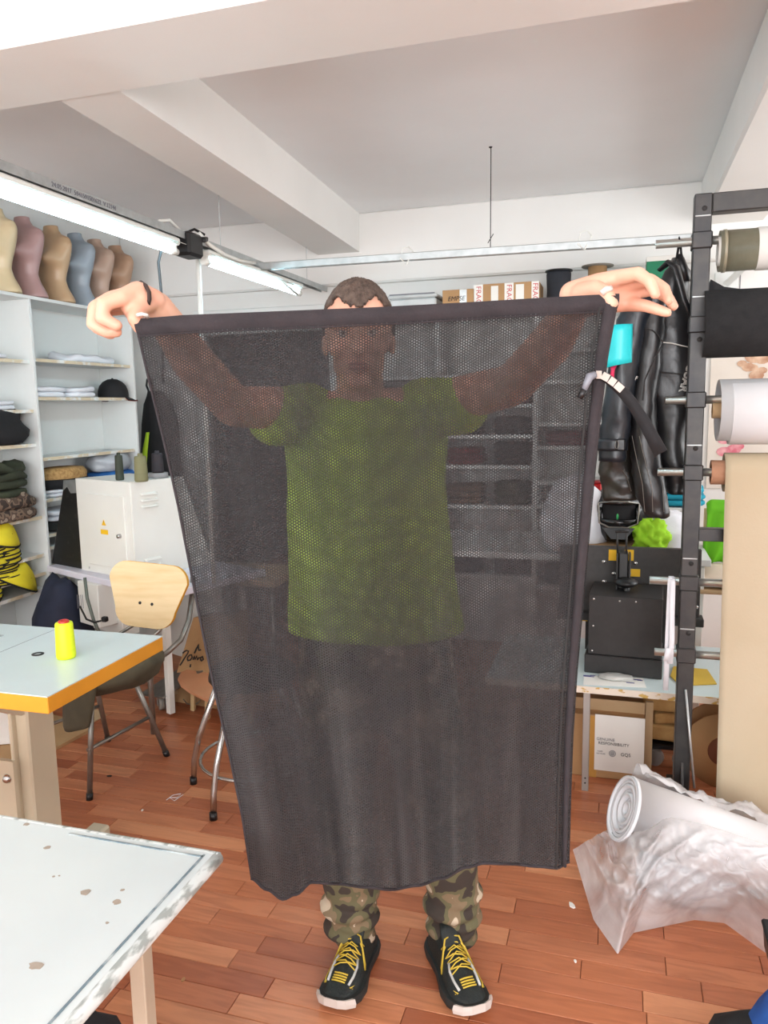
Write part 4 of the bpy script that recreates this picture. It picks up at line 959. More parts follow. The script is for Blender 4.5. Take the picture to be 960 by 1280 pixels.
M_hpd = mat('black_powder_coat', (40, 39, 39), .5, rgb2=(34, 33, 33), scale=40)
HY = 3.06
a_, b_ = pY(738, 744, HY), pY(829, 816, HY)
zlo = TZ + .075; zhi = a_.z
hb = pbox('box_body', M_hpd, hp, ((a_.x + b_.x) / 2, HY + .12, (zlo + zhi) / 2), (b_.x - a_.x, .24, zhi - zlo), (0, 0, R(-3)), .003, True)
pbox('base', M_hpd, hp, ((a_.x + b_.x) / 2 - .004, HY + .115, TZ + .038), (b_.x - a_.x + .016, .25, .074), (0, 0, R(-3)), .003, True)
for fx, fz in ((.05, .95), (.4, .93), (.62, .93), (.95, .93), (.05, .5), (.94, .5), (.04, .08), (.66, .08), (.84, .08), (.95, .03)):
    part('screw', M_steel, hb, lambda bm: ball(bm, (a_.x + (b_.x - a_.x) * fx, HY - .001 + (.5 - fx) * .3 * math.tan(R(3)) * -1 - .001, zlo + (zhi - zlo) * fz), (.0048, .003, .0048), 10, 6), True)
PYy = 3.36
c0, c1 = pY(700, 681, PYy), pY(874, 772, PYy)
pn_ = pbox('upright_panel', M_hp, hp, ((c0.x + c1.x) / 2, PYy + .01, (c0.z + c1.z) / 2), (c1.x - c0.x, .03, c0.z - c1.z), bev=.003, world=True)
pbox('panel_lip', M_hpd, hp, ((c0.x + c1.x) / 2 + .004, PYy - .01, c1.z - .012), (c1.x - c0.x + .02, .08, .034), bev=.003, world=True)
part('panel_post', M_hpd, hp, lambda bm: [box(bm, (c0.x + (c1.x - c0.x) * f, PYy + .03, (TZ + c1.z) / 2), (.06, .05, c1.z - TZ)) for f in (.25, .5, .75)], True)
for x, y in ((755, 702), (794, 704), (755, 727), (795, 729), (767, 717), (786, 717), (870, 759)):
    part('screw', M_steel, pn_, lambda bm: ball(bm, pY(x, y, PYy - .007), (.01, .005, .0085), 12, 7), True)
for x0, y0, x1, y1 in ((761, 687, 772, 701), (781, 687, 792, 701), (787, 711, 800, 721)):
    u_, d_ = pY(x0, y0, PYy - .007), pY(x1, y1, PYy - .007)
    pbox('warning_label', M_yellowlab, pn_, (u_ + d_) / 2, (abs(u_.x - d_.x), .002, abs(u_.z - d_.z)), bev=0, world=True)
ar = part('lever_arm', M_hpd, hp, lambda bm: box(bm, (pY(779, 712, 3.28)), (.038, .12, .15), (R(-6), 0, 0), .004), True)
part('arm_plate', M_hpd, ar, lambda bm: [box(bm, pY(x, 715, 3.24), (.006, .1, .16), (R(-6), 0, 0), .002) for x in (771, 787)], True)
part('lever_handle', M_hpd, hp, lambda bm: [tube(bm, [pY(x, 700, 3.24), pY(x2, 664, 3.2)], .004, 8) for x, x2 in ((772, 771.5), (783, 783))], True)
part('lever_grip', M_blackp, hp, lambda bm: tube(bm, [pY(769, 664, 3.2), pY(786, 664, 3.2)], .006, 8), True)
part('pressure_knob', M_blackp, hp, lambda bm: (lathe(bm, [(0, .02), (.03, .018), (.045, .008), (.045, -.004), (.03, -.012), (0, -.014)], 18, Matrix.Translation(pY(783, 729, 3.17))), tube(bm, [pY(783, 731, 3.17), pY(783, 745, 3.17)], .012, 10)), True)
part('panel_bracket', M_yellowlab, hp, lambda bm: [box(bm, pY(x, y, 3.33), (.05, .02, .03)) for x, y in ((727, 771), (834, 776))], True)
# papers and packets on the low table
pa = [pZ(x, y, TZ) for x, y in ((730, 844), (804, 848), (808, 860), (729, 856))]
ps = thing('printed_sheet', 'white printed sheet lying before the heat press', 'paper', (pa[0] + pa[2]) / 2)
part('sheet', M_paper, ps, lambda bm: prism(bm, [(p.x, p.y) for p in pa], .0008, Matrix.Translation((0, 0, TZ + .0005))), True)
def sheet_print(bm):
    for x, y, w_ in ((734, 845, .03), (741, 845, .02), (795, 850, .04), (788, 854, .03), (800, 851, .02), (736, 846, .04)):
        c = pZ(x, y, TZ); box(bm, (c.x, c.y, TZ + .0016), (w_, .008, .0005))
part('printed_marks', mat('blue_ink', (60, 60, 130), .7), ps, sheet_print, True)
o = crumple('plastic_packet', mat('clear_grey_plastic', (196, 196, 192), .2, var=.15, scale=12), pZ(770, 849, TZ) + Vector((0, 0, .0022)), (.13, .07, .018), 6, .25); tag(o, 'small clear plastic packet on the printed sheet', 'packet')
ya = [pZ(x, y, TZ) for x, y in ((838, 846), (842, 834), (884, 838), (896, 856), (850, 858))]
o = flat_sheet('yellow_folder', 'yellow paper folder on the low table behind the rack post', 'folder', mat('yellow_paper', (206, 172, 62), .7), ya, TZ + .001, .004)

# ------------------------------------------------------------------ under the low table
cb_ = thing('carton', 'cardboard carton with white printed label under the low table', 'carton', (-.06, 3.14, 0))
BY = 3.03; q0, q1 = pY(700, 890, BY), pY(804, 975, BY)
bh = q0.z
pbox('carton_body', M_card, cb_, ((q0.x + q1.x) / 2, BY + .12, bh / 2 + .002), (q1.x - q0.x, .24, bh - .002), bev=.003, world=True)
pbox('carton_flap', M_card2, cb_, ((q0.x + q1.x) / 2, BY + .05, bh + .02), (q1.x - q0.x, .004, .08), (R(24), 0, 0), 0, True)
l0, l1 = pY(744, 893, BY), pY(804, 978, BY)
lb = pbox('white_label', M_paper, cb_, ((l0.x + l1.x) / 2, BY - .001, (l0.z + .03) / 2 + .004), (l1.x - l0.x, .002, l0.z - .034), bev=0, world=True)
pbox('brown_tape', mat('brown_tape', (196, 146, 72), .35), cb_, (pY(738, 930, BY).x, BY - .0005, bh / 2), (.05, .0015, bh - .006), bev=0, world=True)
def lab(s, x, y, size, m): return text_mesh('label_lettering', s, size, m, cb_, Matrix.Translation(-cb_.location) @ basis(pY(x, y, BY - .003), (1, 0, 0), (0, 0, 1)))
lab('GENUINE', 757, 924.5, .0165, M_grey_ink); lab('RESPONSIBILITY', 767, 930.5, .0165, M_ink); lab('GQS', 782, 944, .019, M_ink)
lab('MIXED', 750, 939, .007, M_grey_ink); lab('RECYCLED', 751, 942, .007, M_grey_ink)
part('seal', M_grey_ink, cb_, lambda bm: [tube(bm, [pY(765.5, 942, BY - .003) + Vector((r * math.cos(2 * PI * k / 20), 0, r * math.sin(2 * PI * k / 20))) for k in range(21)], .0012, 5, False) for r in (.012, .007, .003)], True)
# foam blocks
M_foam = mat('yellowed_foam', (206, 166, 108), .95, rgb2=(176, 130, 76), scale=12, bump=.2, bscale=50)
fx0 = pY(814, 905, 3.2); fx1 = pY(846, 905, 3.2)
zz = .10
trl = thing('low_dolly', 'low black dolly with steel castors under the foam blocks', 'dolly', (.2, 3.35, 0))
pbox('deck', M_blackp, trl, (.22, 3.36, .088), (.2, .34, .02), bev=.003, world=True)
for x, y in ((.175, 3.2), (.28, 3.2), (.175, 3.48), (.28, 3.48)):
    c_ = part('castor', M_alu, trl, lambda bm: (tube(bm, [(-.012, 0, .04), (.012, 0, .04)], .036, 18), box(bm, (0, 0, .074), (.05, .05, .006), bev=.002), [box(bm, (s * .017, 0, .055), (.004, .034, .04)) for s in (-1, 1)]))
    c_.location = (x - .2, y - 3.35, .001); c_.rotation_euler = (0, 0, R(70))
for k, (w_, h_) in enumerate(((.18, .07), (.16, .045), (.18, .065), (.17, .06))):
    bm = bmesh.new(); box(bm, (0, 0, h_ / 2), (w_, .24, h_), bev=.012, seg=2); wrinkle(bm, .006, 8, k)
    o = obj('foam_block', bm, M_foam); o.location = (.22 + .012 * (k % 2), 3.33, .105 + sum((.075, .05, .07, .08)[:k])); o.rotation_euler = (0, 0, R((-6, 8, -3, 12)[k]))
    tag(o, ('yellowed foam block lowest on the dolly', 'thin yellowed foam block second in the pile', 'yellowed foam block third in the pile', 'yellowed foam block topmost under the low table')[k], 'foam block', 'foam blocks piled on the dolly')
pbox_w = pbox('wooden_batten', M_card2, None, pY(811, 905, 3.12), (.03, .02, .3)); pbox_w.data.transform(Matrix.Translation(-Vector((0, 0, 0)))); base(pbox_w); pbox_w.location.z = .006; tag(pbox_w, 'upright wooden batten between carton and foam blocks', 'batten')
wd = thing('cable_reel', 'round plywood reel disc with dark hub standing behind the rack post', 'reel', (.42, 3.08, 0))
ctr_ = Vector((.42, 3.08, .152))
part('disc', mat('reel_plywood', (186, 148, 104), .8, var=.08), wd, lambda bm: lathe(bm, [(0, 0), (.15, 0), (.15, .016), (0, .016)], 36, basis(ctr_, (1, 0, 0), (0, 0, 1))), True)
part('hub', mat('reel_hub', (128, 78, 56), .8), wd, lambda bm: lathe(bm, [(0, .012), (.055, .012), (.06, 0)], 24, basis(ctr_ - Vector((0, .016, 0)), (1, 0, 0), (0, 0, 1))), True)
part('disc', mat('reel_plywood_b', (176, 138, 96), .8), wd, lambda bm: lathe(bm, [(0, 0), (.15, 0), (.15, .016), (0, .016)], 36, basis(ctr_ + Vector((0, .12, 0)), (1, 0, 0), (0, 0, 1))), True)
part('barrel', M_card, wd, lambda bm: lathe(bm, [(.06, -.12), (.06, .0)], 24, basis(ctr_, (1, 0, 0), (0, 0, 1))), True)
rod = part('thin_rod', M_galv, None, lambda bm: tube(bm, [pY(857, 862, RY - .035), pY(868, 985, RY - .07)], .004, 8)); base(rod); tag(rod, 'thin grey metal rod leaning against the rack post', 'rod')

# ------------------------------------------------------------------ back worktable, helmet and piles
bt = thing('back_worktable', 'long white worktable along the back wall behind the heat press', 'table', (-.2, 3.9, 0))
BZ = .80
pbox('top', M_white, bt, (-.37, 3.90, BZ - .015), (1.55, .62, .03), bev=.002, world=True)
for x in (-1.1, .36):
    for y in (3.62, 4.18): pbox('leg', M_whitem, bt, (x, y, BZ / 2 - .016), (.04, .04, BZ - .034), bev=.002, world=True)
KY = 3.68
def on_table(x, Y=KY): return Vector((pY(x, 690, Y).x, Y, BZ))
hx = on_table(772, 3.7) + Vector((0, 0, .0))
flat = thing('striped_carton', 'flat orange and white printed carton under the helmet', 'carton', (hx.x + .03, 3.68, BZ + .001))
pbox('carton_body', mat('orange_print_carton', (190, 120, 72), .7, rgb2=(228, 214, 196), scale=14, stretch=(1, 1, 4), thr=(.46, .5)), flat, (0, 0, .024), (.34, .26, .046), bev=.002)
pbox('carton_lid', M_card, flat, (0, 0, .051), (.345, .265, .008), bev=.002)
hz = BZ + .057
he = thing('motorcycle_helmet', 'black full face motorcycle helmet with open visor on a printed carton', 'helmet', (hx.x, 3.69, hz))
M_helm = mat('gloss_black_shell', (20, 20, 22), .22, var=.1)
def helmet_shell(bm):
    ball(bm, (0, 0, .135), (.125, .145, .135), 36, 24)
    for f in list(bm.faces):
        c = f.calc_center_median()
        if c.y < -.06 and abs(c.x) < .085 and .11 < c.z < .185: bm.faces.remove(f)
    for v in bm.verts:
        if v.co.z < .1 and v.co.y < 0: v.co.y -= .03 * (.1 - max(v.co.z, .02)) / .08; 
        if v.co.z < .02: v.co.z = .012
o = part('shell', M_helm, he, helmet_shell); o.modifiers.new('t', 'SOLIDIFY').thickness = .01
part('lining', M_black, he, lambda bm: ball(bm, (0, .005, .138), (.108, .125, .118), 20, 14))
part('eye_port_rim', M_greym, he, lambda bm: tube(bm, [(-.083, -.115, .10), (-.088, -.112, .19), (-.04, -.138, .2), (.04, -.138, .2), (.088, -.112, .19), (.083, -.115, .10), (.04, -.15, .085), (-.04, -.15, .085), (-.083, -.115, .10)], .004, 6, False))
part('chin_vent', M_blackp, he, lambda bm: prism(bm, [(-.07, 0), (.07, 0), (.03, -.05), (-.03, -.05)], .012, basis((0, -.166, .085), (1, 0, 0), (0, .25, 1)), .002))
part('green_light', mat('green_gel', (40, 170, 90), .4), he, lambda bm: ball(bm, (-.005, -.12, .13), (.005, .003, .014), 8, 6))
wp = crumple('white_cloth_pile', M_cloth_w, on_table(728, 3.66) + Vector((-.04, 0, .001)), (.3, .2, .36), 3, .14); tag(wp, 'tall white cloth pile beside the motorcycle helmet', 'cloth')
wp = crumple('white_cloth_pile', M_cloth_w, on_table(832, 3.74) + Vector((.0, 0, .001)), (.27, .3, .2), 7, .16); tag(wp, 'wide white cloth pile under the lime rag', 'cloth')
wp = crumple('lime_rag', mat('lime_cotton', (158, 214, 40), .85, var=.08), on_table(815, 3.585) + Vector((-.01, -.02, .05)), (.13, .08, .12), 9, .5, 44, sc=2.8); tag(wp, 'crumpled lime green rag beside the motorcycle helmet', 'rag')
part_ = crumple('rag_tail', MATS['lime_cotton'], (.0, -.02, -.07), (.05, .03, .09), 5, .3, 14, wp)
rd = thing('red_box', 'small red plastic box behind the white cloth pile', 'box', on_table(735, 3.95)); rd.location.z = BZ
pbox('stand_carton', M_card2, rd, (0, 0, .12), (.18, .12, .238), bev=.002); pbox('box_body', mat('red_plastic', (196, 30, 34), .4), rd, (0, 0, .27), (.12, .09, .06), bev=.006); pbox('box_lid', mat('dark_red_plastic', (150, 22, 28), .4), rd, (0, 0, .305), (.125, .095, .012), bev=.004)

# ------------------------------------------------------------------ back shelf unit
bs = thing('back_shelf_unit', 'white shelf unit against the back wall, cartons on its top', 'shelf', (-.45, 4.53, 0))
FY = 4.36
xr_ = pY(874, 600, FY).x; xm = pY(668, 600, FY).x; xl_ = -1.55
stz = 1.985
for x in (xl_, (xl_ + xm) / 2, xm, xr_): pbox('side_panel', M_white, bs, (x, FY + .165, stz / 2), (.024, .33, stz - .002), bev=.001, world=True)
pbox('top_board', M_white, bs, ((xl_ + xr_) / 2, FY + .165, stz + .01), (xr_ - xl_ + .03, .34, .02), bev=.001, world=True)
rows_l = [pY(600, y, FY).z for y in (470, 508, 546, 584, 634)] + [.5]
rows_r = [pY(760, y, FY).z for y in (436, 476, 530, 560, 605)] + [.45]
segs = ((xl_, (xl_ + xm) / 2, rows_l), ((xl_ + xm) / 2, xm, rows_l), (xm, xr_, rows_r))
for x0, x1, rows in segs:
    for z in rows: pbox('shelf_board', M_white, bs, ((x0 + x1) / 2, FY + .165, z), (x1 - x0 - .026, .32, .02), bev=.001, world=True)
# goods on the back shelves
cols = [('black', M_black), ('dark grey', mat('charcoal_cotton', (62, 60, 64), .9)), ('brown', mat('brown_cotton', (110, 84, 64), .9)), ('navy', MATS['navy_cotton']), ('wine red', mat('wine_cotton', (110, 36, 44), .9)), ('olive', M_olive)]
k = 0
rn = random.Random(3)
for si, (x0, x1, rows) in enumerate(segs):
    for ri in range(1, len(rows)):
        if si == 2 and ri in (1, 2, 4): continue
        n = 2
        for j in range(n):
            nm, m = cols[rn.randrange(len(cols))]
            h = min(.13, rows[ri - 1] - rows[ri] - .04) * rn.uniform(.7, 1)
            folded('folded_garment', '%s folded garment, back shelf board %s from top, %s half, bay %s' % (nm, ('one', 'two', 'three', 'four', 'five', 'six')[ri], ('doorway', 'rack')[j], ('by the doorway', 'in the middle', 'by the rack')[si]), 'garment', m, (x0 + (x1 - x0) * (j + .5) / n, FY + .16, rows[ri] + .0105), .26, (x1 - x0) / n * .8, max(.05, h), 3, 50 + k, group='folded garments on the back shelves'); k += 1
folded('teal_cloth', 'bright teal folded cloth on the back shelf beside the rack post', 'cloth', mat('teal_cotton', (24, 150, 176), .85), (pY(852, 625, FY).x, FY + .14, rows_r[4] - .12), .26, .26, .1, 3, 71)
pbox('shelf_board', M_white, bs, ((xm + xr_) / 2, FY + .165, rows_r[4] - .135), (xr_ - xm - .026, .32, .02), bev=.001, world=True)
pk = thing('printed_box', 'pink and white printed box on the back shelf under the teal cloth', 'box', (pY(846, 650, FY).x, FY + .14, rows_r[4] - .32))
pbox('box_body', mat('pink_white_print', (226, 214, 216), .6, rgb2=(204, 130, 146), scale=12, thr=(.4, .44)), pk, (0, 0, .07), (.22, .2, .14)); pbox('box_lid', M_paper, pk, (0, 0, .146), (.225, .205, .012))
pbox('shelf_board', M_white, bs, ((xm + xr_) / 2, FY + .165, rows_r[4] - .331), (xr_ - xm - .026, .32, .02), bev=.001, world=True)
# on the shelf top
SZ = stz + .0205
def top_item(x, Y): return Vector((pY(x, 380, Y).x, Y, SZ))
a_, b_ = pY(595, 352, FY + .02), pY(674, 352, FY + .02)
fb = thing('carton', 'cardboard carton with red and white FRAGILE tape on the back shelf top', 'carton', ((a_.x + b_.x) / 2, FY + .14, SZ))
fh = pY(640, 353, FY + .02).z - SZ; fw = b_.x - a_.x
pbox('carton_body', M_card, fb, (0, 0, fh / 2), (fw, .24, fh - .001), bev=.002)
for x_ in (-fw * .46, fw * .03, fw * .44):
    pbox('warning_tape', M_paper, fb, (x_, -.1208, fh / 2), (.05 if x_ < fw * .4 else .04, .001, fh - .003), bev=0)
    text_mesh('tape_lettering', 'FRAGILE', .04, M_red_ink, fb, basis((x_, -.1216, fh * .45), (0, 0, -1), (1, 0, 0)))
pbox('address_label', M_paper, fb, (-fw * .2, -.1208, fh * .62), (.04, .001, .09), bev=0); pbox('address_label', M_paper, fb, (fw * .2, -.1208, fh * .66), (.045, .001, .08), bev=0)
a_, b_ = pY(553, 362, FY + .02), pY(592, 362, FY + .02)
eb = thing('carton', 'small taped carton with handwriting next to the FRAGILE carton', 'carton', ((a_.x + b_.x) / 2, FY + .12, SZ)); eh = pY(570, 362, FY + .02).z - SZ
pbox('carton_body', M_card, eb, (0, 0, eh / 2), (b_.x - a_.x, .2, eh), bev=.002); pbox('clear_tape', M_galv, eb, (.03, -.1005, eh * .5), (.04, .001, eh * .98), bev=0)
text_mesh('handwriting', 'EMPSE', .036, M_ink, eb, basis((-.01, -.1012, eh * .62), (1, 0, 0), (0, 0, 1)), shear=.2)
bn = thing('plastic_bin', 'clear grey plastic storage bin on the back shelf top', 'bin', top_item(522, FY + .14))
bw = pY(551, 366, FY).x - pY(489, 366, FY).x; bnh = pY(520, 366, FY).z - SZ
M_bin = mat('frosted_plastic', (190, 194, 194), .25, var=.08, scale=8)
pbox('bin_body', M_bin, bn, (0, 0, bnh * .4), (bw * .95, .24, bnh * .8), bev=.01); pbox('bin_lid', M_bin, bn, (0, 0, bnh * .88), (bw, .26, bnh * .16), bev=.006); pbox('lid_groove', M_grey_ink, bn, (0, -.131, bnh * .97), (bw * .92, .002, .006), bev=0)
sp = thing('webbing_spool', 'large spool wound with black webbing on the back shelf top', 'spool', top_item(698, FY + .13)); sr = (pY(714, 340, FY + .1).x - pY(682, 340, FY + .1).x) / 2; sh = pY(698, 337, FY + .1).z - SZ
part('webbing', mat('navy_black_webbing', (34, 38, 46), .8, stretch=(1, 1, 30), scale=4), sp, lambda bm: lathe(bm, [(0, .01), (sr * .92, .01), (sr * .96, .05), (sr * .92, sh * .5), (sr * .98, sh - .02), (sr * .92, sh - .008), (0, sh - .008)], 28)); [part('flange', M_blackp, sp, lambda bm: lathe(bm, [(0, z), (sr * 1.08, z), (sr * 1.08, z + .008), (0, z + .008)], 28)) for z in (0, sh - .008)]
M_greyb = mat('grey_board', (130, 124, 114), .8)
s2 = thing('empty_spool', 'nearly empty cardboard spool with round flange on the back shelf top', 'spool', top_item(746, FY + .13)); sh = pY(746, 331, FY + .1).z - SZ
part('core', M_card, s2, lambda bm: lathe(bm, [(0, 0), (.05, 0), (.05, sh), (0, sh)], 24)); [part('flange', M_greyb, s2, lambda bm: lathe(bm, [(0, z), (.085, z), (.085, z + .006), (0, z + .006)], 28)) for z in (0, sh - .006)]; part('brown_cord', mat('dark_brown_cord', (60, 44, 38), .8), s2, lambda bm: lathe(bm, [(.05, .006), (.056, .006), (.056, sh * .68), (.05, sh * .68)], 24))
gb = thing('green_box', 'green and white box on the back shelf top behind the jacket', 'box', top_item(826, FY + .13)); gh = pY(826, 322, FY + .1).z - SZ
pbox('box_body', mat('green_card', (22, 128, 90), .6), gb, (0, 0, gh * .46), (.16, .16, gh * .92), bev=.003); pbox('box_lid', M_paper, gb, (0, 0, gh * .95), (.164, .164, gh * .1), bev=.002)

# ------------------------------------------------------------------ wall bracket, poster, lime chair
wb = thing('wall_bracket', 'white diagonal wall bracket behind the khaki roll', 'bracket', (pY(918, 350, YB - .02).x, YB, 2.0))
part('arm', M_white, wb, lambda bm: tube(bm, [pY(909, 354, YB - .03), pY(945, 320, YB - .25)], .022, 4), True); pbox('plate', M_white, wb, pY(908, 352, YB - .006), (.12, .012, .1), bev=.003, world=True)
ps_ = thing('flower_poster', 'pale poster with pink and brown flowers on the back wall', 'poster', (pY(935, 540, YB).x, YB - .006, 1.0))
u0, u1 = pY(889, 446, YB - .01), pY(1010, 612, YB - .01)
pbox('sheet', mat('poster_paper', (220, 212, 202), .7, var=.03), ps_, ((u0.x + u1.x) / 2, YB - .006, (u0.z + u1.z) / 2), (u1.x - u0.x, .008, u0.z - u1.z), bev=0, world=True)
def petals(cx, cy, n, r, seed):
    def f(bm):
        rr = random.Random(seed); c = pY(cx, cy, YB - .012)
        for k in range(n):
            a = 2 * PI * k / n + rr.random(); d = r * rr.uniform(.2, .8); s = r * rr.uniform(.3, .55)
            prism(bm, [(c.x + d * math.cos(a) + s * math.cos(t * PI / 5), c.z + d * math.sin(a) + s * .7 * math.sin(t * PI / 5)) for t in range(10)], .001, Matrix(((1, 0, 0, 0), (0, 0, -1, YB - .0105 - .0003 * k), (0, 1, 0, 0), (0, 0, 0, 1))))
    return f
part('printed_flower', mat('pink_print', (206, 104, 122), .7, rgb2=(236, 190, 192), scale=20), ps_, petals(914, 560, 9, .075, 3), True)
part('printed_flower', mat('brown_print', (176, 132, 104), .7, rgb2=(216, 186, 160), scale=20), ps_, petals(942, 456, 8, .08, 5), True)
part('wall_joint', M_grey_ink, ps_, lambda bm: box(bm, (pY(924, 380, YB - .004).x, YB - .002, 1.9), (.004, .004, .7)), True)
lc = thing('draped_chair', 'chair draped with lime green cloth behind the rack', 'chair', (pY(910, 720, 3.95).x, 3.95, 0))
c = pY(905, 640, 3.95); zs = pY(890, 708, 3.9).z
M_lime = mat('bright_green_cloth', (110, 200, 30), .8, var=.08, scale=6)
def lime_drape(bm):
    a0, a1 = pY(882, 628, 3.95), pY(950, 628, 3.95)
    def f(a, b):
        x = a0.x + (a1.x - a0.x) * a; ed = math.sin(a * PI)
        th = b * PI * .16
        return Vector((x + .02 * nz((a * 5, b * 2, 1)), 3.95 - .03 - .05 * min(1, b * 6) - .012 * math.sin(a * 22 + b * 5) * b - .02 * ed, a0.z + .02 * min(1, ed * 3) - (a0.z - zs - .01) * b))
    grid(bm, 40, 24, f)
o = part('lime_cloth', M_lime, lc, lime_drape, True); o.modifiers.new('t', 'SOLIDIFY').thickness = -.02
pbox('backrest', M_ply, lc, (pY(916, 660, 3.95).x, 3.955, (c.z + zs) / 2 + .03), (.26, .02, abs(c.z - zs) * .9), bev=.004, world=True)
part('cushion', mat('cream_cushion', (226, 208, 190), .9), lc, lambda bm: (ball(bm, (pY(914, 706, 3.78).x, 3.76, zs - .01), (.2, .19, .04), 24, 12), wrinkle(bm, .008, 9, 4)), True)
pbox('seat', M_card2, lc, (pY(914, 706, 3.78).x, 3.77, zs - .055), (.36, .36, .02), bev=.006, world=True)
sx_ = pY(914, 706, 3.78).x
for dx in (-.15, .15):
    for y in (3.62, 3.92): part('leg', M_galv, lc, lambda bm: tube(bm, [(sx_ + dx * 1.05, y, .003), (sx_ + dx, y, zs - .06)], .011, 8), True)

# ------------------------------------------------------------------ wrapped white roll on the floor
M_rollw = mat('white_vinyl', (228, 230, 234), .6, var=.02)
RR = .096
e0 = pZ(776, 1009, .30); e1 = pY(960, 1075, e0.y + .12)
dv = (e1 - e0).normalized()
fr_ = thing('fabric_roll', 'thick white fabric roll wrapped in clear plastic on the floor', 'fabric roll', (e0.x + dv.x * .4, e0.y + dv.y * .4, 0.0))
a_n = UP.cross(dv).normalized(); b_n = dv.cross(a_n).normalized()
def wound2(bm):
    prof = []; T = 8
    for k in range(T): rr = RR * (k + .25) / T; q = .004 * (T - k) * (.55 if k % 2 else 1); prof += [(rr, q), (rr + RR / T * .72, q), (rr + RR / T * .78, q + .012), (rr + RR / T * .95, q + .012)]
    prof = [(0, .03)] + prof + [(RR, .002), (RR, .3), (RR, .56), (0, .56)]
    M_ = Matrix(((a_n.x, b_n.x, dv.x, e0.x), (a_n.y, b_n.y, dv.y, e0.y), (a_n.z, b_n.z, dv.z, e0.z), (0, 0, 0, 1)))
    lathe(bm, prof, 40, M_)
part('wound_fabric', M_rollw, fr_, wound2, True)
M_pale = mat('pale_grey_vinyl', (196, 198, 204), .6)
sup = crumple('fabric_bundle', M_pale, (e0.x + .2, e0.y + .1, .003), (.3, .22, .15), 15, .12); tag(sup, 'pale grey fabric bundle propping up the white roll under the plastic', 'fabric bundle')
def plastic_mat():
    m = bpy.data.materials.new('clear_plastic_film'); m.use_nodes = True; nt = m.node_tree; N = nt.nodes; L = nt.links
    P = N['Principled BSDF']; P.inputs['Base Color'].default_value = (.72, .72, .73, 1); P.inputs['Roughness'].default_value = .22; P.inputs['Specular IOR Level'].default_value = .7
    tr = N.new('ShaderNodeBsdfTransparent'); mx = N.new('ShaderNodeMixShader'); out = N['Material Output']
    tc = N.new('ShaderNodeTexCoord'); nn = N.new('ShaderNodeTexNoise'); nn.inputs['Scale'].default_value = 7; nn.inputs['Detail'].default_value = 6; nn.inputs['Distortion'].default_value = .8
    L.new(tc.outputs['Object'], nn.inputs['Vector'])
    mr = N.new('ShaderNodeMapRange'); mr.inputs[1].default_value = .3; mr.inputs[2].default_value = .7; mr.inputs[3].default_value = .34; mr.inputs[4].default_value = .72
    L.new(nn.outputs['Fac'], mr.inputs[0]); L.new(mr.outputs[0], mx.inputs[0]); L.new(tr.outputs[0], mx.inputs[1]); L.new(P.outputs[0], mx.inputs[2]); L.new(mx.outputs[0], out.inputs[0])
    nb = N.new('ShaderNodeTexNoise'); nb.inputs['Scale'].default_value = 14; nb.inputs['Detail'].default_value = 4; L.new(tc.outputs['Object'], nb.inputs['Vector'])
    b = N.new('ShaderNodeBump'); b.inputs['Strength'].default_value = .25; b.inputs['Distance'].default_value = .02; L.new(nb.outputs['Fac'], b.inputs['Height']); L.new(b.outputs[0], P.inputs['Normal'])
    return m
M_film = plastic_mat()
def interp(pts, t):
    x = t * (len(pts) - 1); i = min(int(x), len(pts) - 2); f = x - i
    return tuple(a + (b - a) * f for a, b in zip(pts[i], pts[i + 1]))
film = thing('plastic_wrap', 'crumpled clear plastic sheet draped over the floor rolls', 'plastic sheet', (e0.x + .3, e0.y - .25, 0))
TOPL = [(762, 1036, .20), (790, 1030, .27), (830, 1020, .31), (880, 1030, .318), (930, 1046, .318), (1000, 1068, .318), (1100, 1104, .318)]
BOTL = [(716, 1062, .10), (742, 1150, .012), (772, 1193, .006), (792, 1166, .006), (830, 1158, .006), (868, 1150, .008), (906, 1154, .008), (958, 1192, .006), (1060, 1216, .006)]
def film_fn(a, b):
    t = interp(TOPL, a); q = interp(BOTL, a)
    k = b; zt = t[2] + (q[2] - t[2]) * (k ** 1.25)
    x = t[0] + (q[0] - t[0]) * k; y = t[1] + (q[1] - t[1]) * k
    p = pZ(x, y, zt)
    ed = math.sin(min(1, k * 1.15) * PI) * (.5 + .5 * math.sin(min(1, a * 4) * PI / 2))
    n = ((.35 - abs(nz((a * 8 + k * 2, k * 3, 0), 1.3, 2))) * 1.1 + .5 * (.3 - abs(nz((a * 15 - k * 4, k * 6, 2), 1.3, 5))) + .08 * nz((a * 30, k * 16, 4), 1.3, 7)) * .08 * ed + .03 * ed
    nrm = Vector((.1, -.75, .65)); return p + nrm * n
o = part('draped_film', M_film, film, lambda bm: grid(bm, 130, 64, film_fn), True)
def film2(a, b):
    c = e0 + dv * (.06 + .5 * a); top = c + b_n * (RR + .004) + a_n * .02
    back = c + a_n * (RR + .05) + UP * (RR * .55 - .05 * b)
    p = top.lerp(back, b) + UP * (.05 * math.sin(b * PI) * (.75 + .5 * nz((a * 2.2, 1, 2), 1.3)) + .035 * nz((a * 4, b * 3, 3), 1.4, 1) + .012 * nz((a * 16, b * 9, 3), 1.4, 1))
    return p
part('loose_film', M_film, film, lambda bm: grid(bm, 40, 16, film2), True)

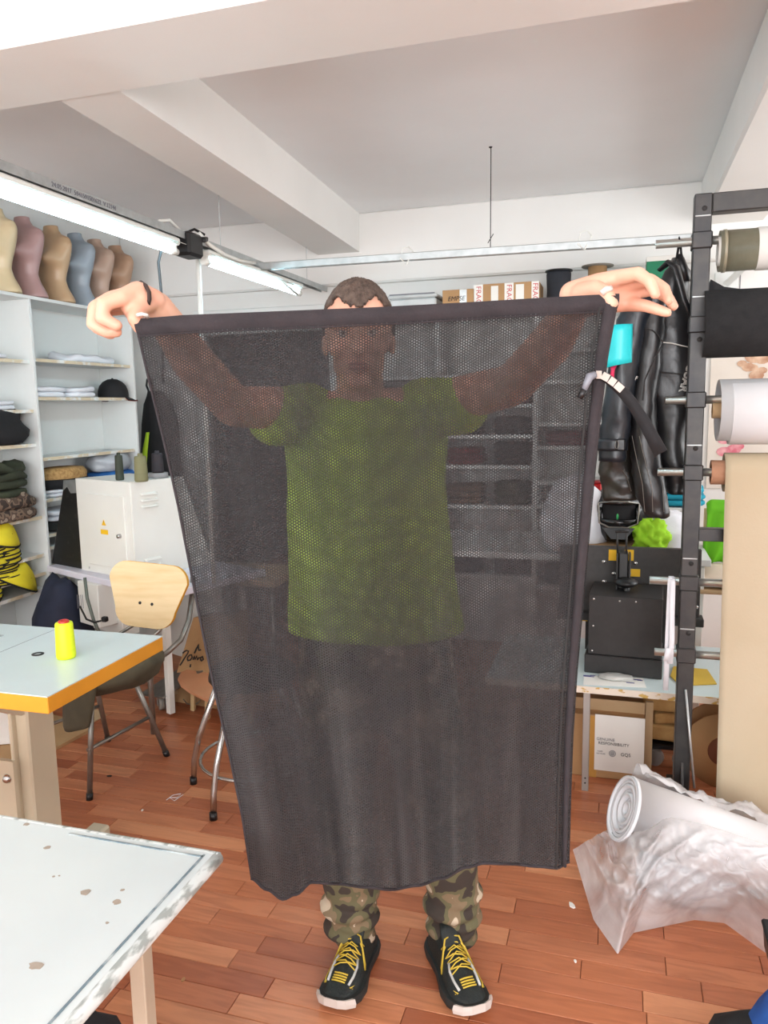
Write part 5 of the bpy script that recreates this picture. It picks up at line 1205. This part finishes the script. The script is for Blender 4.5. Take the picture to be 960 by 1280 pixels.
# ------------------------------------------------------------------ bag corner at the lower right and floor scraps
bq = pZ(965, 1292, .16)
bg = thing('sports_bag', 'black, blue and lime sports bag on the floor near the rolls', 'bag', (bq.x, bq.y, 0.002))
crumple('black_body', M_black, (0.02, -.03, 0), (.34, .26, .2), 2, .12, parent=bg)
M_blue = mat('royal_blue_fabric', (34, 92, 170), .8, rgb2=(20, 44, 110), scale=8)
crumple('blue_panel', M_blue, (.05, -.01, .06), (.2, .2, .2), 8, .12, parent=bg)
crumple('lime_panel', mat('olive_lime_fabric', (140, 162, 52), .85, var=.12), (.0, -.04, .1), (.11, .1, .1), 5, .15, parent=bg)
crumple('black_handle', M_black, (-.085, -.06, .06), (.13, .08, .1), 9, .2, parent=bg)
cq = pZ(958, 1192, .3)
kb_ = thing('black_case', 'black case corner reaching in beside the plastic wrapped roll', 'case', (cq.x + .09, cq.y, 0))
part('case_body', M_blackp, kb_, lambda bm: prism(bm, [(-.09, .335), (-.085, .28), (-.04, .2), (-.04, .0), (.12, .0), (.12, .335)], .12, basis((0, .06, 0), (1, 0, 0), (0, 0, 1)), .006)); part('case_rim', M_black, kb_, lambda bm: box(bm, (.015, 0, .337), (.215, .125, .012), bev=.004))
def scrap(label, x, y, s, seed, m=M_paper):
    p = pZ(x, y, 0); bm = bmesh.new(); rr = random.Random(seed)
    pts = [(s * (1 + .5 * rr.random()) * math.cos(2 * PI * k / 7), .6 * s * (1 + .5 * rr.random()) * math.sin(2 * PI * k / 7)) for k in range(7)]
    prism(bm, pts, .003); o = obj('paper_scrap', bm, m); o.location = (p.x, p.y, .0022); o.rotation_euler = (0, 0, rr.random() * 3); tag(o, label, 'scrap', 'scraps on the floor')
scrap('white paper scrap on the floor before the plastic wrapped roll', 715, 1133, .011, 2)
scrap('tiny pale scrap on the floor between the shoe and the plastic', 719, 1203, .005, 3); scrap('tiny white scrap beside the plywood chair leg', 178, 1014, .005, 5)
scrap('small brown scrap on the floor by the worktable leg', 229, 1226, .006, 6, M_card); scrap('dark lint scrap on the floor before the plywood chair', 137, 971, .009, 8, M_ink)
thr = part('thread_tangle', M_cloth_w, None, lambda bm: tube(bm, [pZ(x, y, .006) for x, y in ((208, 1000), (216, 994), (226, 992), (222, 997), (212, 997), (218, 1001), (229, 993))], .0012, 5)); base(thr); tag(thr, 'white thread tangle on the floor before the metal stool', 'thread')

# ================================================================== PERSON
M_skin = mat('skin', (220, 174, 150), .5, rgb2=(208, 152, 128), scale=7, bump=.06, bscale=90, sss=.15)
VB = 1.88
bmb = bmesh.new()
def P_(x, y, v): return pV(x, y, v)
def cap(x0, y0, v0, r0, x1, y1, v1, r1): cone_capsule(bmb, P_(x0, y0, v0), r0, P_(x1, y1, v1), r1)
# torso, neck, head
cap(455, 560, VB + .02, .1, 463, 700, VB + .02, .1); cap(463, 700, VB + .02, .1, 468, 810, VB + .02, .1)
cap(385, 518, VB, .055, 530, 511, VB, .055); cap(400, 570, VB + .01, .07, 515, 565, VB + .01, .07)
cap(452, 525, VB, .06, 449, 470, VB - .02, .056)
hc = P_(448, 422, VB - .03)
HB = Matrix((tuple(RGT), tuple(-FWD), (0, 0, 1))).transposed()      # local x right, y towards camera, z up
def hp_(x, y, z): return hc + HB @ Vector((x, y, z))
ball(bmb, hp_(0, -.012, .025), (.08, .1, .105), 24, 16, HB); ball(bmb, hp_(0, .015, -.045), (.062, .075, .085), 20, 14, HB)
cone_capsule(bmb, hp_(0, .085, .0), .011, hp_(0, .106, -.035), .016); ball(bmb, hp_(0, .085, -.068), (.026, .016, .012), 14, 8, HB); ball(bmb, hp_(0, .07, -.105), (.03, .025, .02), 14, 8, HB)
for s in (-1, 1):
    ball(bmb, hp_(s * .08, -.018, -.014), (.009, .018, .028), 12, 8, HB); ball(bmb, hp_(s * .033, .078, .02), (.03, .016, .012), 12, 8, HB); ball(bmb, hp_(s * .04, .062, -.03), (.028, .024, .022), 12, 8, HB)
# arms
cap(368, 512, VB, .056, 292, 508, 1.66, .044); cap(292, 508, 1.66, .044, 240, 450, 1.52, .042); cap(240, 450, 1.52, .042, 196, 384, 1.40, .028)
cap(548, 505, VB, .056, 640, 482, 1.66, .045); cap(640, 482, 1.66, .045, 690, 428, 1.50, .042); cap(690, 428, 1.50, .042, 722, 374, 1.40, .029)
# legs and feet
for (hx_, kx, ax, ay, tx, ty) in ((428, 424, 443, 1165, 432, 1222), (512, 545, 562, 1165, 574, 1222)):
    cap(hx_, 840, VB + .02, .08, kx, 985, VB - .02, .062); cap(kx, 985, VB - .01, .058, ax, 1120, VB + .05, .04); cap(ax, 1120, VB + .05, .04, ax, ay, VB + .06, .034)
    a = P_(ax, ay, VB + .06); t = pZ(tx, ty, .04); cone_capsule(bmb, a - UP * .05, .03, t, .017)
# hands: points as (x, y, v, r)
def chain(pts):
    for a, b in zip(pts, pts[1:]): cone_capsule(bmb, P_(*a[:3]), a[3], P_(*b[:3]), b[3], 12)
H1 = 1.335
# image-left hand: back of the hand up, fingers curled down, thumb pinching the hem
for k, (mx_, my_, mv) in enumerate(((152, 372, 1.315), (140, 374, 1.335), (131, 379, 1.36), (126, 386, 1.385))):
    chain([(192, 376 + k * 2, 1.38 + k * .012, .021), (172, 366 + k * 4, 1.352 + k * .012, .02), (mx_, my_, mv, .0145)])
chain([(152, 372, 1.315, .0145), (130, 380, 1.298, .0125), (127, 397, 1.292, .0112), (146, 407, 1.297, .0098)])
chain([(140, 374, 1.335, .0145), (119, 385, 1.322, .0125), (116, 405, 1.315, .0112), (133, 415, 1.315, .0102), (146, 415, 1.318, .0095)])
chain([(131, 379, 1.36, .014), (118, 393, 1.35, .012), (121, 410, 1.345, .0105), (138, 418, 1.345, .0095)])
chain([(126, 386, 1.385, .013), (118, 398, 1.38, .0105), (124, 412, 1.375, .0095), (138, 416, 1.375, .0085)])
chain([(186, 376, 1.37, .02), (172, 386, 1.335, .0155), (168, 398, 1.315, .0125), (174, 410, 1.318, .0105)])
chain([(176, 374, 1.345, .018), (160, 380, 1.33, .015), (165, 392, 1.33, .0125)])
# image-right hand: palm open to the camera, fingers reaching to the right, thumb on the hem
for mx_, my_, mv, wy in ((774, 347, 1.350, 364), (784, 354, 1.365, 368), (788, 366, 1.375, 373), (786, 379, 1.375, 379)):
    chain([(716, wy + 4, 1.40, .024), (748, (wy + my_) / 2, 1.375, .020), (mx_, my_, mv, .0145)])
chain([(774, 347, 1.350, .0145), (798, 342, 1.315, .0118), (813, 353, 1.292, .0105), (819, 368, 1.287, .0088)])
chain([(784, 354, 1.365, .0140), (812, 350, 1.345, .0118), (830, 361, 1.330, .0105), (836, 375, 1.322, .0088)])
chain([(788, 366, 1.375, .0135), (816, 362, 1.372, .0112), (835, 372, 1.365, .0100), (842, 383, 1.36, .0085)])
chain([(784, 380, 1.372, .0135), (806, 382, 1.35, .0110), (822, 387, 1.34, .0098), (834, 391, 1.335, .0084)])
chain([(728, 368, 1.375, .022), (745, 362, 1.34, .0165), (757, 366, 1.316, .0132), (765, 379, 1.310, .0112)])
person = obj('person', bmb, M_skin, smooth=True)
rm = person.modifiers.new('skin_surface', 'REMESH'); rm.mode = 'VOXEL'; rm.voxel_size = .0034; rm.use_smooth_shade = True
sm = person.modifiers.new('soften', 'SMOOTH'); sm.factor = .5; sm.iterations = 5
pbase = (pZ(440, 1230, 0) + pZ(565, 1230, 0)) / 2
origin_to(person, pbase)
tag(person, 'person in green shirt and camouflage trousers holding up a black mesh bag', 'person')
def ppart(name, m, fn, smooth=True, vox=None, it=4, parent=None):
    bm = bmesh.new(); fn(bm); o = obj(name, bm, m, parent or person, True, smooth)
    if vox:
        r_ = o.modifiers.new('r', 'REMESH'); r_.mode = 'VOXEL'; r_.voxel_size = vox; r_.use_smooth_shade = True
        s2 = o.modifiers.new('s', 'SMOOTH'); s2.factor = .5; s2.iterations = it
    return o
# hair: short, receding at the temples
M_hair = mat('dark_brown_hair', (54, 42, 36), .75, rgb2=(98, 82, 72), scale=90, stretch=(1, 1, .5), bump=.6, bscale=220, thr=(.35, .75))
def hair(bm):
    ball(bm, (0, 0, 0), 1, 128, 96)
    for f in list(bm.faces):
        c = f.calc_center_median()
        line = .36 + .22 * math.exp(-((abs(c.x) - .52) / .2) ** 2) - .05 * math.exp(-(c.x / .2) ** 2) + .06 * nz(c, 9) if c.y > .1 else -.35 + .6 * max(0, c.y + .25)
        if c.z < line: bm.faces.remove(f)
    bmesh.ops.delete(bm, geom=[v for v in bm.verts if not v.link_faces], context='VERTS')
    for v in bm.verts:
        n = v.co.normalized(); v.co = hp_(*(Vector((n.x * .0865, n.y * .1065, n.z * .112)) * (1 + .02 * nz(n, 6) + .022 * nz(n, 28) + .012 * nz(n, 60)) + Vector((0, -.012, .026))))
o = ppart('hair', M_hair, hair); o.modifiers.new('t', 'SOLIDIFY').thickness = .008
for s in (-1, 1):
    ppart('eyebrow', M_hair, lambda bm: tube(bm, [hp_(s * .015, .097, .026), hp_(s * .035, .093, .033), hp_(s * .055, .08, .028)], .005, 6))
    e = ppart('eye', mat('eye_white', (170, 160, 154), .4), lambda bm: ball(bm, hp_(s * .032, .0735, .005), .0115, 12, 8)); ppart('iris', mat('brown_iris', (60, 40, 30), .2), lambda bm: ball(bm, hp_(s * .032, .0825, .005), (.005, .0035, .005), 10, 6, HB), parent=e)
ppart('lips', mat('lip_skin', (170, 104, 92), .5), lambda bm: (ball(bm, hp_(0, .094, -.066), (.024, .008, .005), 14, 6, HB), ball(bm, hp_(0, .093, -.075), (.021, .009, .006), 14, 6, HB)))
# shirt
M_shirt = mat('lime_green_jersey', (172, 204, 66), .9, rgb2=(150, 182, 56), scale=7, bump=.08)
def shirt(bm):
    def c_(x0, y0, v0, r0, x1, y1, v1, r1): cone_capsule(bm, P_(x0, y0, v0), r0, P_(x1, y1, v1), r1, 18)
    secs = []
    rows = [(497, 400, 510, .075), (506, 372, 540, .095), (522, 356, 556, .115), (550, 354, 560, .135), (600, 357, 558, .142), (660, 359, 560, .142), (720, 360, 570, .142), (786, 362, 582, .148)]
    for (y0, a0, b0, d0), (y1, a1, b1, d1) in zip(rows, rows[1:]):
        for k in range(4):
            f = k / 4; y, a, b, d = (p + (q - p) * f for p, q in ((y0, y1), (a0, a1), (b0, b1), (d0, d1)))
            A, B = P_(a, y, VB + .02), P_(b, y, VB + .02); secs.append(((A + B) / 2, (B - A) / 2, FWD * d))
    A, B = P_(362, 786, VB + .02), P_(582, 786, VB + .02); secs.append(((A + B) / 2, (B - A) / 2, FWD * .148))
    rings = loft(bm, secs, 40)
    for i, r in enumerate(rings):
        for v in r:
            w_ = min(1, i / 12); v.co += (v.co - secs[i][0]).normalized() * w_ * .009 * nz((v.co.x * 1.3, v.co.y * 1.3, v.co.z * .5), 11, 3)
    c_(385, 516, VB, .074, 345, 522, 1.80, .068); c_(530, 510, VB, .074, 576, 508, 1.80, .067)
o = ppart('t_shirt', M_shirt, shirt, True, .006, 4)
ppart('collar', M_shirt, lambda bm: tube(bm, [P_(452, 512, VB - .02) + RGT * (.072 * math.cos(2 * PI * k / 24)) + FWD * (.07 * math.sin(2 * PI * k / 24)) + UP * (.022 * math.sin(2 * PI * k / 24)) for k in range(25)], .007, 8, False))
# trousers
M_camo = camo_mat('woodland_camouflage', [(58, 50, 44), (96, 92, 66), (122, 104, 80), (186, 172, 150)], 17)
def trousers(bm):
    def c_(x0, y0, v0, r0, x1, y1, v1, r1): cone_capsule(bm, P_(x0, y0, v0), r0, P_(x1, y1, v1), r1, 20)
    c_(440, 800, VB + .02, .115, 498, 800, VB + .02, .115)
    for hx_, kx, cx_ in ((430, 424, 438), (510, 545, 566)):
        c_(hx_, 820, VB + .02, .118, kx, 985, VB - .01, .088); c_(kx, 985, VB - .01, .088, cx_ - 3, 1090, VB + .04, .075)
        c_(cx_ - 3, 1090, VB + .04, .074, cx_ + 1, 1118, VB + .05, .07)
        a = P_(cx_ + 1, 1112, VB + .05)
        for j, (dz, r) in enumerate(((0, .073), (-.036, .080), (-.07, .071), (-.10, .072), (-.128, .058))):
            ball(bm, a + UP * dz + RGT * (.008 * (-1) ** j) - FWD * .006, (r, r * 1.0, .03), 20, 10)
        cone_capsule(bm, a, .06, a - UP * .12, .055, 18)
o = ppart('trousers', M_camo, trousers, True, .006, 3)
# shoes
M_upper = mat('dark_green_mesh', (26, 34, 32), .7, rgb2=(18, 24, 24), scale=60, bump=.25, bscale=200)
M_sole = mat('black_rubber_sole', (36, 40, 40), .6)
M_ltoe = mat('pale_rubber_toe', (206, 196, 188), .6)
M_yacc = mat('yellow_accent', (206, 176, 60), .6)
M_wacc = mat('silver_accent', (190, 190, 186), .5)
def shoe(toe, heel, mirror):
    d = (toe - heel); d.z = 0; L = d.length * 1.0; d.normalize(); s = Vector((-d.y, d.x, 0)) * mirror
    def T(x, y, z): return heel + d * x + s * y + UP * (z + .003)
    k = L / .30
    # x, half width, top height, bottom, lateral offset
    S = [(-.004, .022, .06, .012, 0), (.01, .033, .085, .006, 0), (.04, .037, .098, .004, 0), (.08, .037, .108, .004, 0), (.12, .038, .102, .006, .001), (.16, .043, .086, .006, .003), (.20, .049, .070, .006, .005), (.235, .049, .060, .008, .004), (.265, .043, .054, .012, .002), (.288, .030, .045, .017, 0), (.30, .014, .036, .022, 0)]
    def upper(bm):
        rings = []
        for x, w, h, b, o_ in S:
            ring = []
            for j in range(20):
                a = 2 * PI * j / 20; cx, sz = math.cos(a), math.sin(a)
                zz = (b + .018) + (h - b - .018) * max(0, sz) ** .8 if sz > 0 else b + .018 + sz * .012
                ring.append(bm.verts.new(T(x * k, o_ + w * .94 * (abs(cx) ** .75 * (1 if cx >= 0 else -1)), zz)))
            rings.append(ring)
        for A, B in zip(rings, rings[1:]):
            for j in range(20): bm.faces.new((A[j], A[(j + 1) % 20], B[(j + 1) % 20], B[j]))
        bm.faces.new(rings[0]); bm.faces.new(rings[-1][::-1])
    sh = ppart('shoe', M_upper, upper); sh.modifiers.new('ss', 'SUBSURF').render_levels = 1
    def sole(bm, lo=0, hi=len(S), grow=1.0):
        rings = []
        for x, w, h, b, o_ in S[lo:hi]:
            w2 = w * 1.12 * grow; z1 = b + .026
            rings.append([bm.verts.new(T(x * k * 1.0 + (.004 if x > .2 else -.003) + (.0035 if grow > 1 else 0), o_ + yy, zz)) for yy, zz in ((-w2, b + .003), (-w2 * 1.04, b + .014), (-w2 * .98, z1), (w2 * .98, z1), (w2 * 1.04, b + .014), (w2, b + .003))])
        for A, B in zip(rings, rings[1:]):
            for j in range(6): bm.faces.new((A[j], A[(j + 1) % 6], B[(j + 1) % 6], B[j]))
        bm.faces.new(rings[0]); bm.faces.new(rings[-1][::-1])
    ppart('sole', M_sole, sole, False, parent=sh)
    ppart('toe_cap', M_ltoe, lambda bm: sole(bm, 8, 11, 1.1), False, parent=sh)
    def top(x, y):   # height of the upper at x, lateral y
        for (a, w0, h0, b0, _), (c, w1, h1, b1, _) in zip(S, S[1:]):
            if a <= x <= c: f = (x - a) / (c - a); w, h, b = w0 + (w1 - w0) * f, h0 + (h1 - h0) * f, b0 + (b1 - b0) * f; break
        q = min(.98, abs(y) / (w * .94)); return b + .018 + (h - b - .018) * (1 - q ** 2.6) ** .45
    def on(x, y, e=.0035): return T(x * k, y, top(x, y) + e)
    def laces(bm):
        xs = [.12, .137, .154, .171, .188]
        for i, x in enumerate(xs):
            sg = 1 if i % 2 else -1
            tube(bm, [on(x, -.028 * sg, .002), on(x + .006, -.01 * sg, .006), on(x + .012, .012 * sg, .006), on(x + .016, .029 * sg, .002)], .0019, 6)
            tube(bm, [on(x, .028 * sg, .002), on(x + .004, 0, .008), on(x + .014, -.029 * sg, .002)], .0019, 6)
        for sg in (-1, 1): tube(bm, [on(.115, 0, .01), on(.125, .02 * sg, .02), on(.15, .04 * sg, .01), on(.165, .045 * sg, .006), on(.14, .03 * sg, .015), on(.115, .004 * sg, .01)], .0024, 6)
    ppart('laces', M_yacc, laces, parent=sh)
    ppart('yellow_bars', M_yacc, lambda bm: [tube(bm, [on(x, y, .0015) for y in (-.018, -.006, .006, .018)], .0022, 6) for x in (.225, .233, .241, .249)], parent=sh)
    [ppart('side_stripe', M_yacc, lambda bm: tube(bm, [on(x, sg * y, .001) for x, y in ((.175, .036), (.2, .041), (.235, .040), (.255, .033), (.25, .038), (.21, .044))], .002, 6), parent=sh) for sg in (-1, 1)]
    [ppart('silver_stripe', M_wacc, lambda bm: tube(bm, [on(x, sg * y, .001) for x, y in ((.17, .026), (.19, .031), (.22, .031), (.25, .028))], .0036, 6), parent=sh) for sg in (-1, 1)]
    ppart('tongue', M_upper, lambda bm: loft(bm, [(T(.135 * k, 0, .092), s * .026, UP * .008), (T(.11 * k, 0, .118), s * .027, UP * .008), (T(.095 * k, 0, .138), s * .024, UP * .006)], 12), parent=sh)
shoe(pZ(415, 1269, 0), pZ(461, 1185, 0), 1)
shoe(pZ(597, 1277, 0), pZ(545, 1187, 0), -1)
# ring, bracelet, tattoo lines
ppart('ring', mat('white_silver', (226, 222, 214), .25, .3), lambda bm: tube(bm, [P_(171, 394, 1.297), P_(177, 392.5, 1.295), P_(183, 393.5, 1.30), P_(185, 397, 1.312)], .0032, 8))
ppart('finger_ring', MATS['white_silver'], lambda bm: tube(bm, [P_(752, 367, 1.305), P_(757, 362, 1.303), P_(764, 360.5, 1.306)], .0055, 8))
ppart('bracelet', mat('dark_cord', (50, 36, 32), .8), lambda bm: tube(bm, [P_(176, 353, 1.37), P_(182, 357, 1.345), P_(186.5, 365, 1.335), P_(187, 374, 1.335), P_(185, 382, 1.345)], .0036, 8))

# ================================================================== MESH BAG
def mesh_mat(name, rgb, lo, hi, tmin, tmax, pitch=.0043, seed=0.0, contrast=1.0):
    """knitted mesh: a hexagonal lattice of holes whose size follows the stretch and gathering of the fabric"""
    m = bpy.data.materials.new(name); m.use_nodes = True; nt = m.node_tree; N = nt.nodes; L = nt.links; P = N['Principled BSDF']; out = N['Material Output']
    P.inputs['Roughness'].default_value = .85; P.inputs['Specular IOR Level'].default_value = .2
    P.inputs['Sheen Weight'].default_value = .3; P.inputs['Sheen Roughness'].default_value = .5
    uv0 = N.new('ShaderNodeUVMap')
    wn = N.new('ShaderNodeTexNoise'); wn.inputs['Scale'].default_value = 3.2; wn.inputs['Detail'].default_value = 2; wn.noise_dimensions = '4D'; wn.inputs['W'].default_value = seed; L.new(uv0.outputs[0], wn.inputs['Vector'])
    ws = N.new('ShaderNodeVectorMath'); ws.operation = 'SCALE'; ws.inputs['Scale'].default_value = .035; L.new(wn.outputs['Color'], ws.inputs[0])
    uv = N.new('ShaderNodeVectorMath'); uv.operation = 'ADD'; L.new(uv0.outputs[0], uv.inputs[0]); L.new(ws.outputs[0], uv.inputs[1])
    sp = N.new('ShaderNodeSeparateXYZ'); L.new(uv.outputs[0], sp.inputs[0])
    def math_(op, a, b=None):
        n = N.new('ShaderNodeMath'); n.operation = op
        for i, q in enumerate((a, b)):
            if q is None: continue
            if isinstance(q, (int, float)): n.inputs[i].default_value = q
            else: L.new(q, n.inputs[i])
        return n.outputs[0]
    k = 2 * PI / pitch
    u = math_('MULTIPLY', sp.outputs[0], k); v = math_('MULTIPLY', sp.outputs[1], k * .866); uh = math_('MULTIPLY', u, .5)
    s = math_('ADD', math_('COSINE', u), math_('ADD', math_('COSINE', math_('ADD', uh, v)), math_('COSINE', math_('SUBTRACT', uh, v))))
    mr = N.new('ShaderNodeMapRange'); mr.interpolation_type = 'SMOOTHSTEP'
    for i, q in zip((1, 2, 3, 4), (lo, hi, tmin, tmax)): mr.inputs[i].default_value = q
    L.new(s, mr.inputs[0])
    # gathered streaks run down the fabric; towards the bottom seam the fabric is gathered tighter
    mp = N.new('ShaderNodeMapping'); mp.inputs['Scale'].default_value = (9, 1.1, 1); L.new(uv0.outputs[0], mp.inputs[0])
    sn = N.new('ShaderNodeTexNoise'); sn.noise_dimensions = '4D'; sn.inputs['W'].default_value = seed + 3; sn.inputs['Scale'].default_value = 1.6; sn.inputs['Detail'].default_value = 4; sn.inputs['Distortion'].default_value = .6; L.new(mp.outputs[0], sn.inputs['Vector'])
    st = N.new('ShaderNodeMapRange'); st.inputs[1].default_value = .3; st.inputs[2].default_value = .7; st.inputs[3].default_value = .55; st.inputs[4].default_value = 1.05; L.new(sn.outputs['Fac'], st.inputs[0])
    s0 = N.new('ShaderNodeSeparateXYZ'); L.new(uv0.outputs[0], s0.inputs[0])
    ga = N.new('ShaderNodeMapRange'); ga.interpolation_type = 'SMOOTHSTEP'
    for i, q in zip((1, 2, 3, 4), (.35, .9, 1.0, .42)): ga.inputs[i].default_value = q
    L.new(s0.outputs[1], ga.inputs[0])
    fac = math_('MULTIPLY', mr.outputs[0], math_('MULTIPLY', st.outputs[0], ga.outputs[0]))
    nn = N.new('ShaderNodeTexNoise'); nn.inputs['Scale'].default_value = 5; nn.inputs['Detail'].default_value = 3; L.new(uv0.outputs[0], nn.inputs['Vector'])
    cr = N.new('ShaderNodeValToRGB'); cr.color_ramp.elements[0].color = lin(tuple(x * .88 for x in rgb)); cr.color_ramp.elements[1].color = lin(rgb); cr.color_ramp.elements[0].position = .35; cr.color_ramp.elements[1].position = .65
    L.new(nn.outputs['Fac'], cr.inputs[0]); L.new(cr.outputs[0], P.inputs['Base Color'])
    tr = N.new('ShaderNodeBsdfTransparent'); mx = N.new('ShaderNodeMixShader'); L.new(fac, mx.inputs[0]); L.new(P.outputs[0], mx.inputs[1]); L.new(tr.outputs[0], mx.inputs[2]); L.new(mx.outputs[0], out.inputs[0])
    return m
M_mesh = mesh_mat('black_mesh_front', (43, 41, 42), -.9, 1.7, .14, .88, .0042, 1.0)
M_mesh2 = mesh_mat('black_mesh_back', (40, 39, 40), -1.2, 2.2, .34, .84, .0047, 9.0)
M_hem = mat('black_mesh_hem', (46, 40, 43), .9, rgb2=(38, 33, 36), scale=30, bump=.25, bscale=260)
VBAG = 1.312
LE = [(168, 402), (186, 478), (205, 560), (222, 640), (237, 725), (252, 815), (268, 905), (286, 990), (302, 1055), (314, 1100)]
RE = [(774, 370), (760, 440), (751, 520), (743, 600), (736, 690), (729, 780), (722, 870), (717, 950), (714, 1020), (712, 1076)]
TE = [(0, 402), (.1, 397), (.3, 392), (.5, 387), (.7, 380.5), (.85, 375), (1, 370)]
BE = [(0, 1098), (.05, 1112), (.1, 1124), (.14, 1118), (.19, 1103), (.27, 1105), (.36, 1109), (.44, 1112), (.52, 1107), (.6, 1098), (.68, 1084), (.73, 1079), (.82, 1080), (.9, 1083), (.96, 1085), (1, 1077)]
def lookup(tab, s):
    for a, b in zip(tab, tab[1:]):
        if s <= b[0]:
            f = (s - a[0]) / (b[0] - a[0]); f = f * f * (3 - 2 * f) if tab is BE else f; return a[1] + (b[1] - a[1]) * f
    return tab[-1][1]
def bag_fold(s, t, seed):
    a = t ** 1.2
    d = .022 * a * math.sin(2 * PI * (3.2 * s + .35 * t) + seed) + .012 * a * math.sin(2 * PI * (7.3 * s - .3 * t) + 1.7 * seed) + .04 * a * nz((s * 6, t * 1.3, seed), 1.2, seed) + .02 * a * nz((s * 14, t * 1.6, seed), 1.2, seed + 1) + .004 * nz((s * 16, t * 3, seed), 1.0, seed) + .007 * a * (.3 - abs(nz((s * 22 + t * 1.5, t * 2.4, seed), 1.1, seed + 6)))
    # tension wrinkles fanning out from both held corners
    for cx in (0, 1):
        r = math.hypot((s - cx) * 1.2, t); an = math.atan2(t, abs(s - cx) + .001)
        d += .006 * math.exp(-r * 2.6) * math.sin(an * 17 + seed) * min(1, r * 6)
    d += .012 * math.sin(PI * s) * math.sin(PI * t) * (-1)
    return d
def bag_pt(s, t, off, seed):
    xl, yl = interp(LE, t); xr, yr = interp(RE, t)
    x = xl + (xr - xl) * s
    yt, yb_ = lookup(TE, s), lookup(BE, s); y = yt + (yb_ - yt) * t
    edge = min(1, min(s, 1 - s) * 14) * min(1, t * 20)
    dv_ = bag_fold(s, t, seed) * (.35 + .65 * edge) + off * edge * min(1, (1 - t) * 12 + .15)
    if off: dv_ = max(dv_, bag_fold(s, t, 1.0) * (.35 + .65 * edge) + .004 + .02 * edge)
    return pV(x, y, VBAG + dv_)
bag = thing('mesh_bag', 'large black see-through mesh bag held up by the person', 'bag', pV(520, 1100, VBAG))
UVF = lambda s, t: (s * (.84 - .2 * t) - (.42 - .1 * t), t * 1.02)
part('front_panel', M_mesh, bag, lambda bm: grid(bm, 150, 190, lambda a, b: bag_pt(a, b, 0, 1.0), UVF), True)
part('back_panel', M_mesh2, bag, lambda bm: grid(bm, 110, 140, lambda a, b: bag_pt(a, b, .045, 4.0), lambda s, t: (UVF(s, t)[0] * 1.0 + .013 * math.sin(3 * t), UVF(s, t)[1] + .01 * math.sin(4 * s))), True)
def hem(bm):
    def f(a, b):
        p = bag_pt(a, .024 * b, 0, 1.0); th = PI * b
        return p + FWD * (-.006 * math.sin(th) - .001) + UP * (.004 * (1 - b))
    grid(bm, 150, 6, f)
    def g_(a, b): p = bag_pt(a, .024 * b, 0, 1.0); return p + FWD * (.006 * math.sin(PI * b) + .001) + UP * (.004 * (1 - b))
    grid(bm, 150, 6, g_)
part('top_hem', M_hem, bag, hem, True)
part('hem_stitching', M_hem, bag, lambda bm: tube(bm, [bag_pt(k / 120, .0265, 0, 1.0) - FWD * .002 for k in range(121)], .0016, 5), True)
def side_fold(bm):
    secs = []
    for k in range(61):
        t = k / 60; w = .019 - .012 * t
        c = bag_pt(.985 - .003 * t, t, 0, 1.0); secs.append((c - FWD * .002, RGT * w * .62, FWD * .009))
    loft(bm, secs, 10)
part('side_binding', M_hem, bag, side_fold, True)
part('side_seam', M_ink, bag, lambda bm: tube(bm, [bag_pt(.962 - .004 * (k / 60), k / 60, 0, 1.0) - FWD * .0035 for k in range(1, 61)], .0022, 6), True)
part('left_binding', M_hem, bag, lambda bm: tube(bm, [bag_pt(.002, k / 60, 0, 1.0) for k in range(61)], .0022, 6), True)
part('bottom_hem', M_hem, bag, lambda bm: tube(bm, [bag_pt(k / 120, 1, 0, 1.0) for k in range(121)], .0028, 8), True)
# strap with elastic loops and a buckle
sv = VBAG - .02
def sP(x, y, d=0): return pV(x, y, sv + d)
SPTS = [(743, 468), (754, 469), (766, 478), (776, 487), (790, 503), (804, 525), (815, 545), (826, 566)]
def strap(bm):
    vs = []
    for i, (x, y) in enumerate(SPTS):
        a = SPTS[max(i - 1, 0)]; b = SPTS[min(i + 1, len(SPTS) - 1)]; n = Vector((-(b[1] - a[1]), b[0] - a[0])).normalized() * (5.0 + .6 * i * .9)
        vs.append((sP(x - n.x, y - n.y, .004 * i), sP(x + n.x, y + n.y, .004 * i + .01)))
    vv = [[bm.verts.new(p) for p in q] for q in vs]
    for a, b in zip(vv, vv[1:]): bm.faces.new((a[0], a[1], b[1], b[0])).smooth = True
st_ = part('strap', M_black, bag, strap, True); st_.modifiers.new('t', 'SOLIDIFY').thickness = .003
M_el = mat('pale_elastic', (192, 184, 176), .7)
for i in range(4):
    (x0, y0), (x1, y1) = [(745, 468), (753, 468.5), (762, 474), (770, 480)][i], [(752, 468), (761, 473), (769, 479), (778, 487)][i]
    n = Vector((-(y1 - y0), x1 - x0)).normalized() * 4.6
    def loop_(bm):
        q = [sP(x0 - n.x, y0 - n.y, -.003), sP(x1 - n.x, y1 - n.y, -.003), sP(x1 + n.x, y1 + n.y, .004), sP(x0 + n.x, y0 + n.y, .004)]
        v = [bm.verts.new(p) for p in q]; bm.faces.new(v)
    lo_ = part('elastic_loop', M_el, st_, loop_, True); lo_.modifiers.new('t', 'SOLIDIFY').thickness = .002
bk = part('buckle', mat('grey_plastic_buckle', (120, 122, 130), .4), bag, lambda bm: (tube(bm, [sP(744, 468, -.004), sP(737, 471, -.006), sP(733, 480, -.006), sP(730, 488, -.004)], [.006, .0075, .006, .005], 8),), True)
part('buckle_tip', M_blackp, bk, lambda bm: tube(bm, [sP(730.5, 487, -.004), sP(724, 498, -.002)], [.006, .005], 8), True)
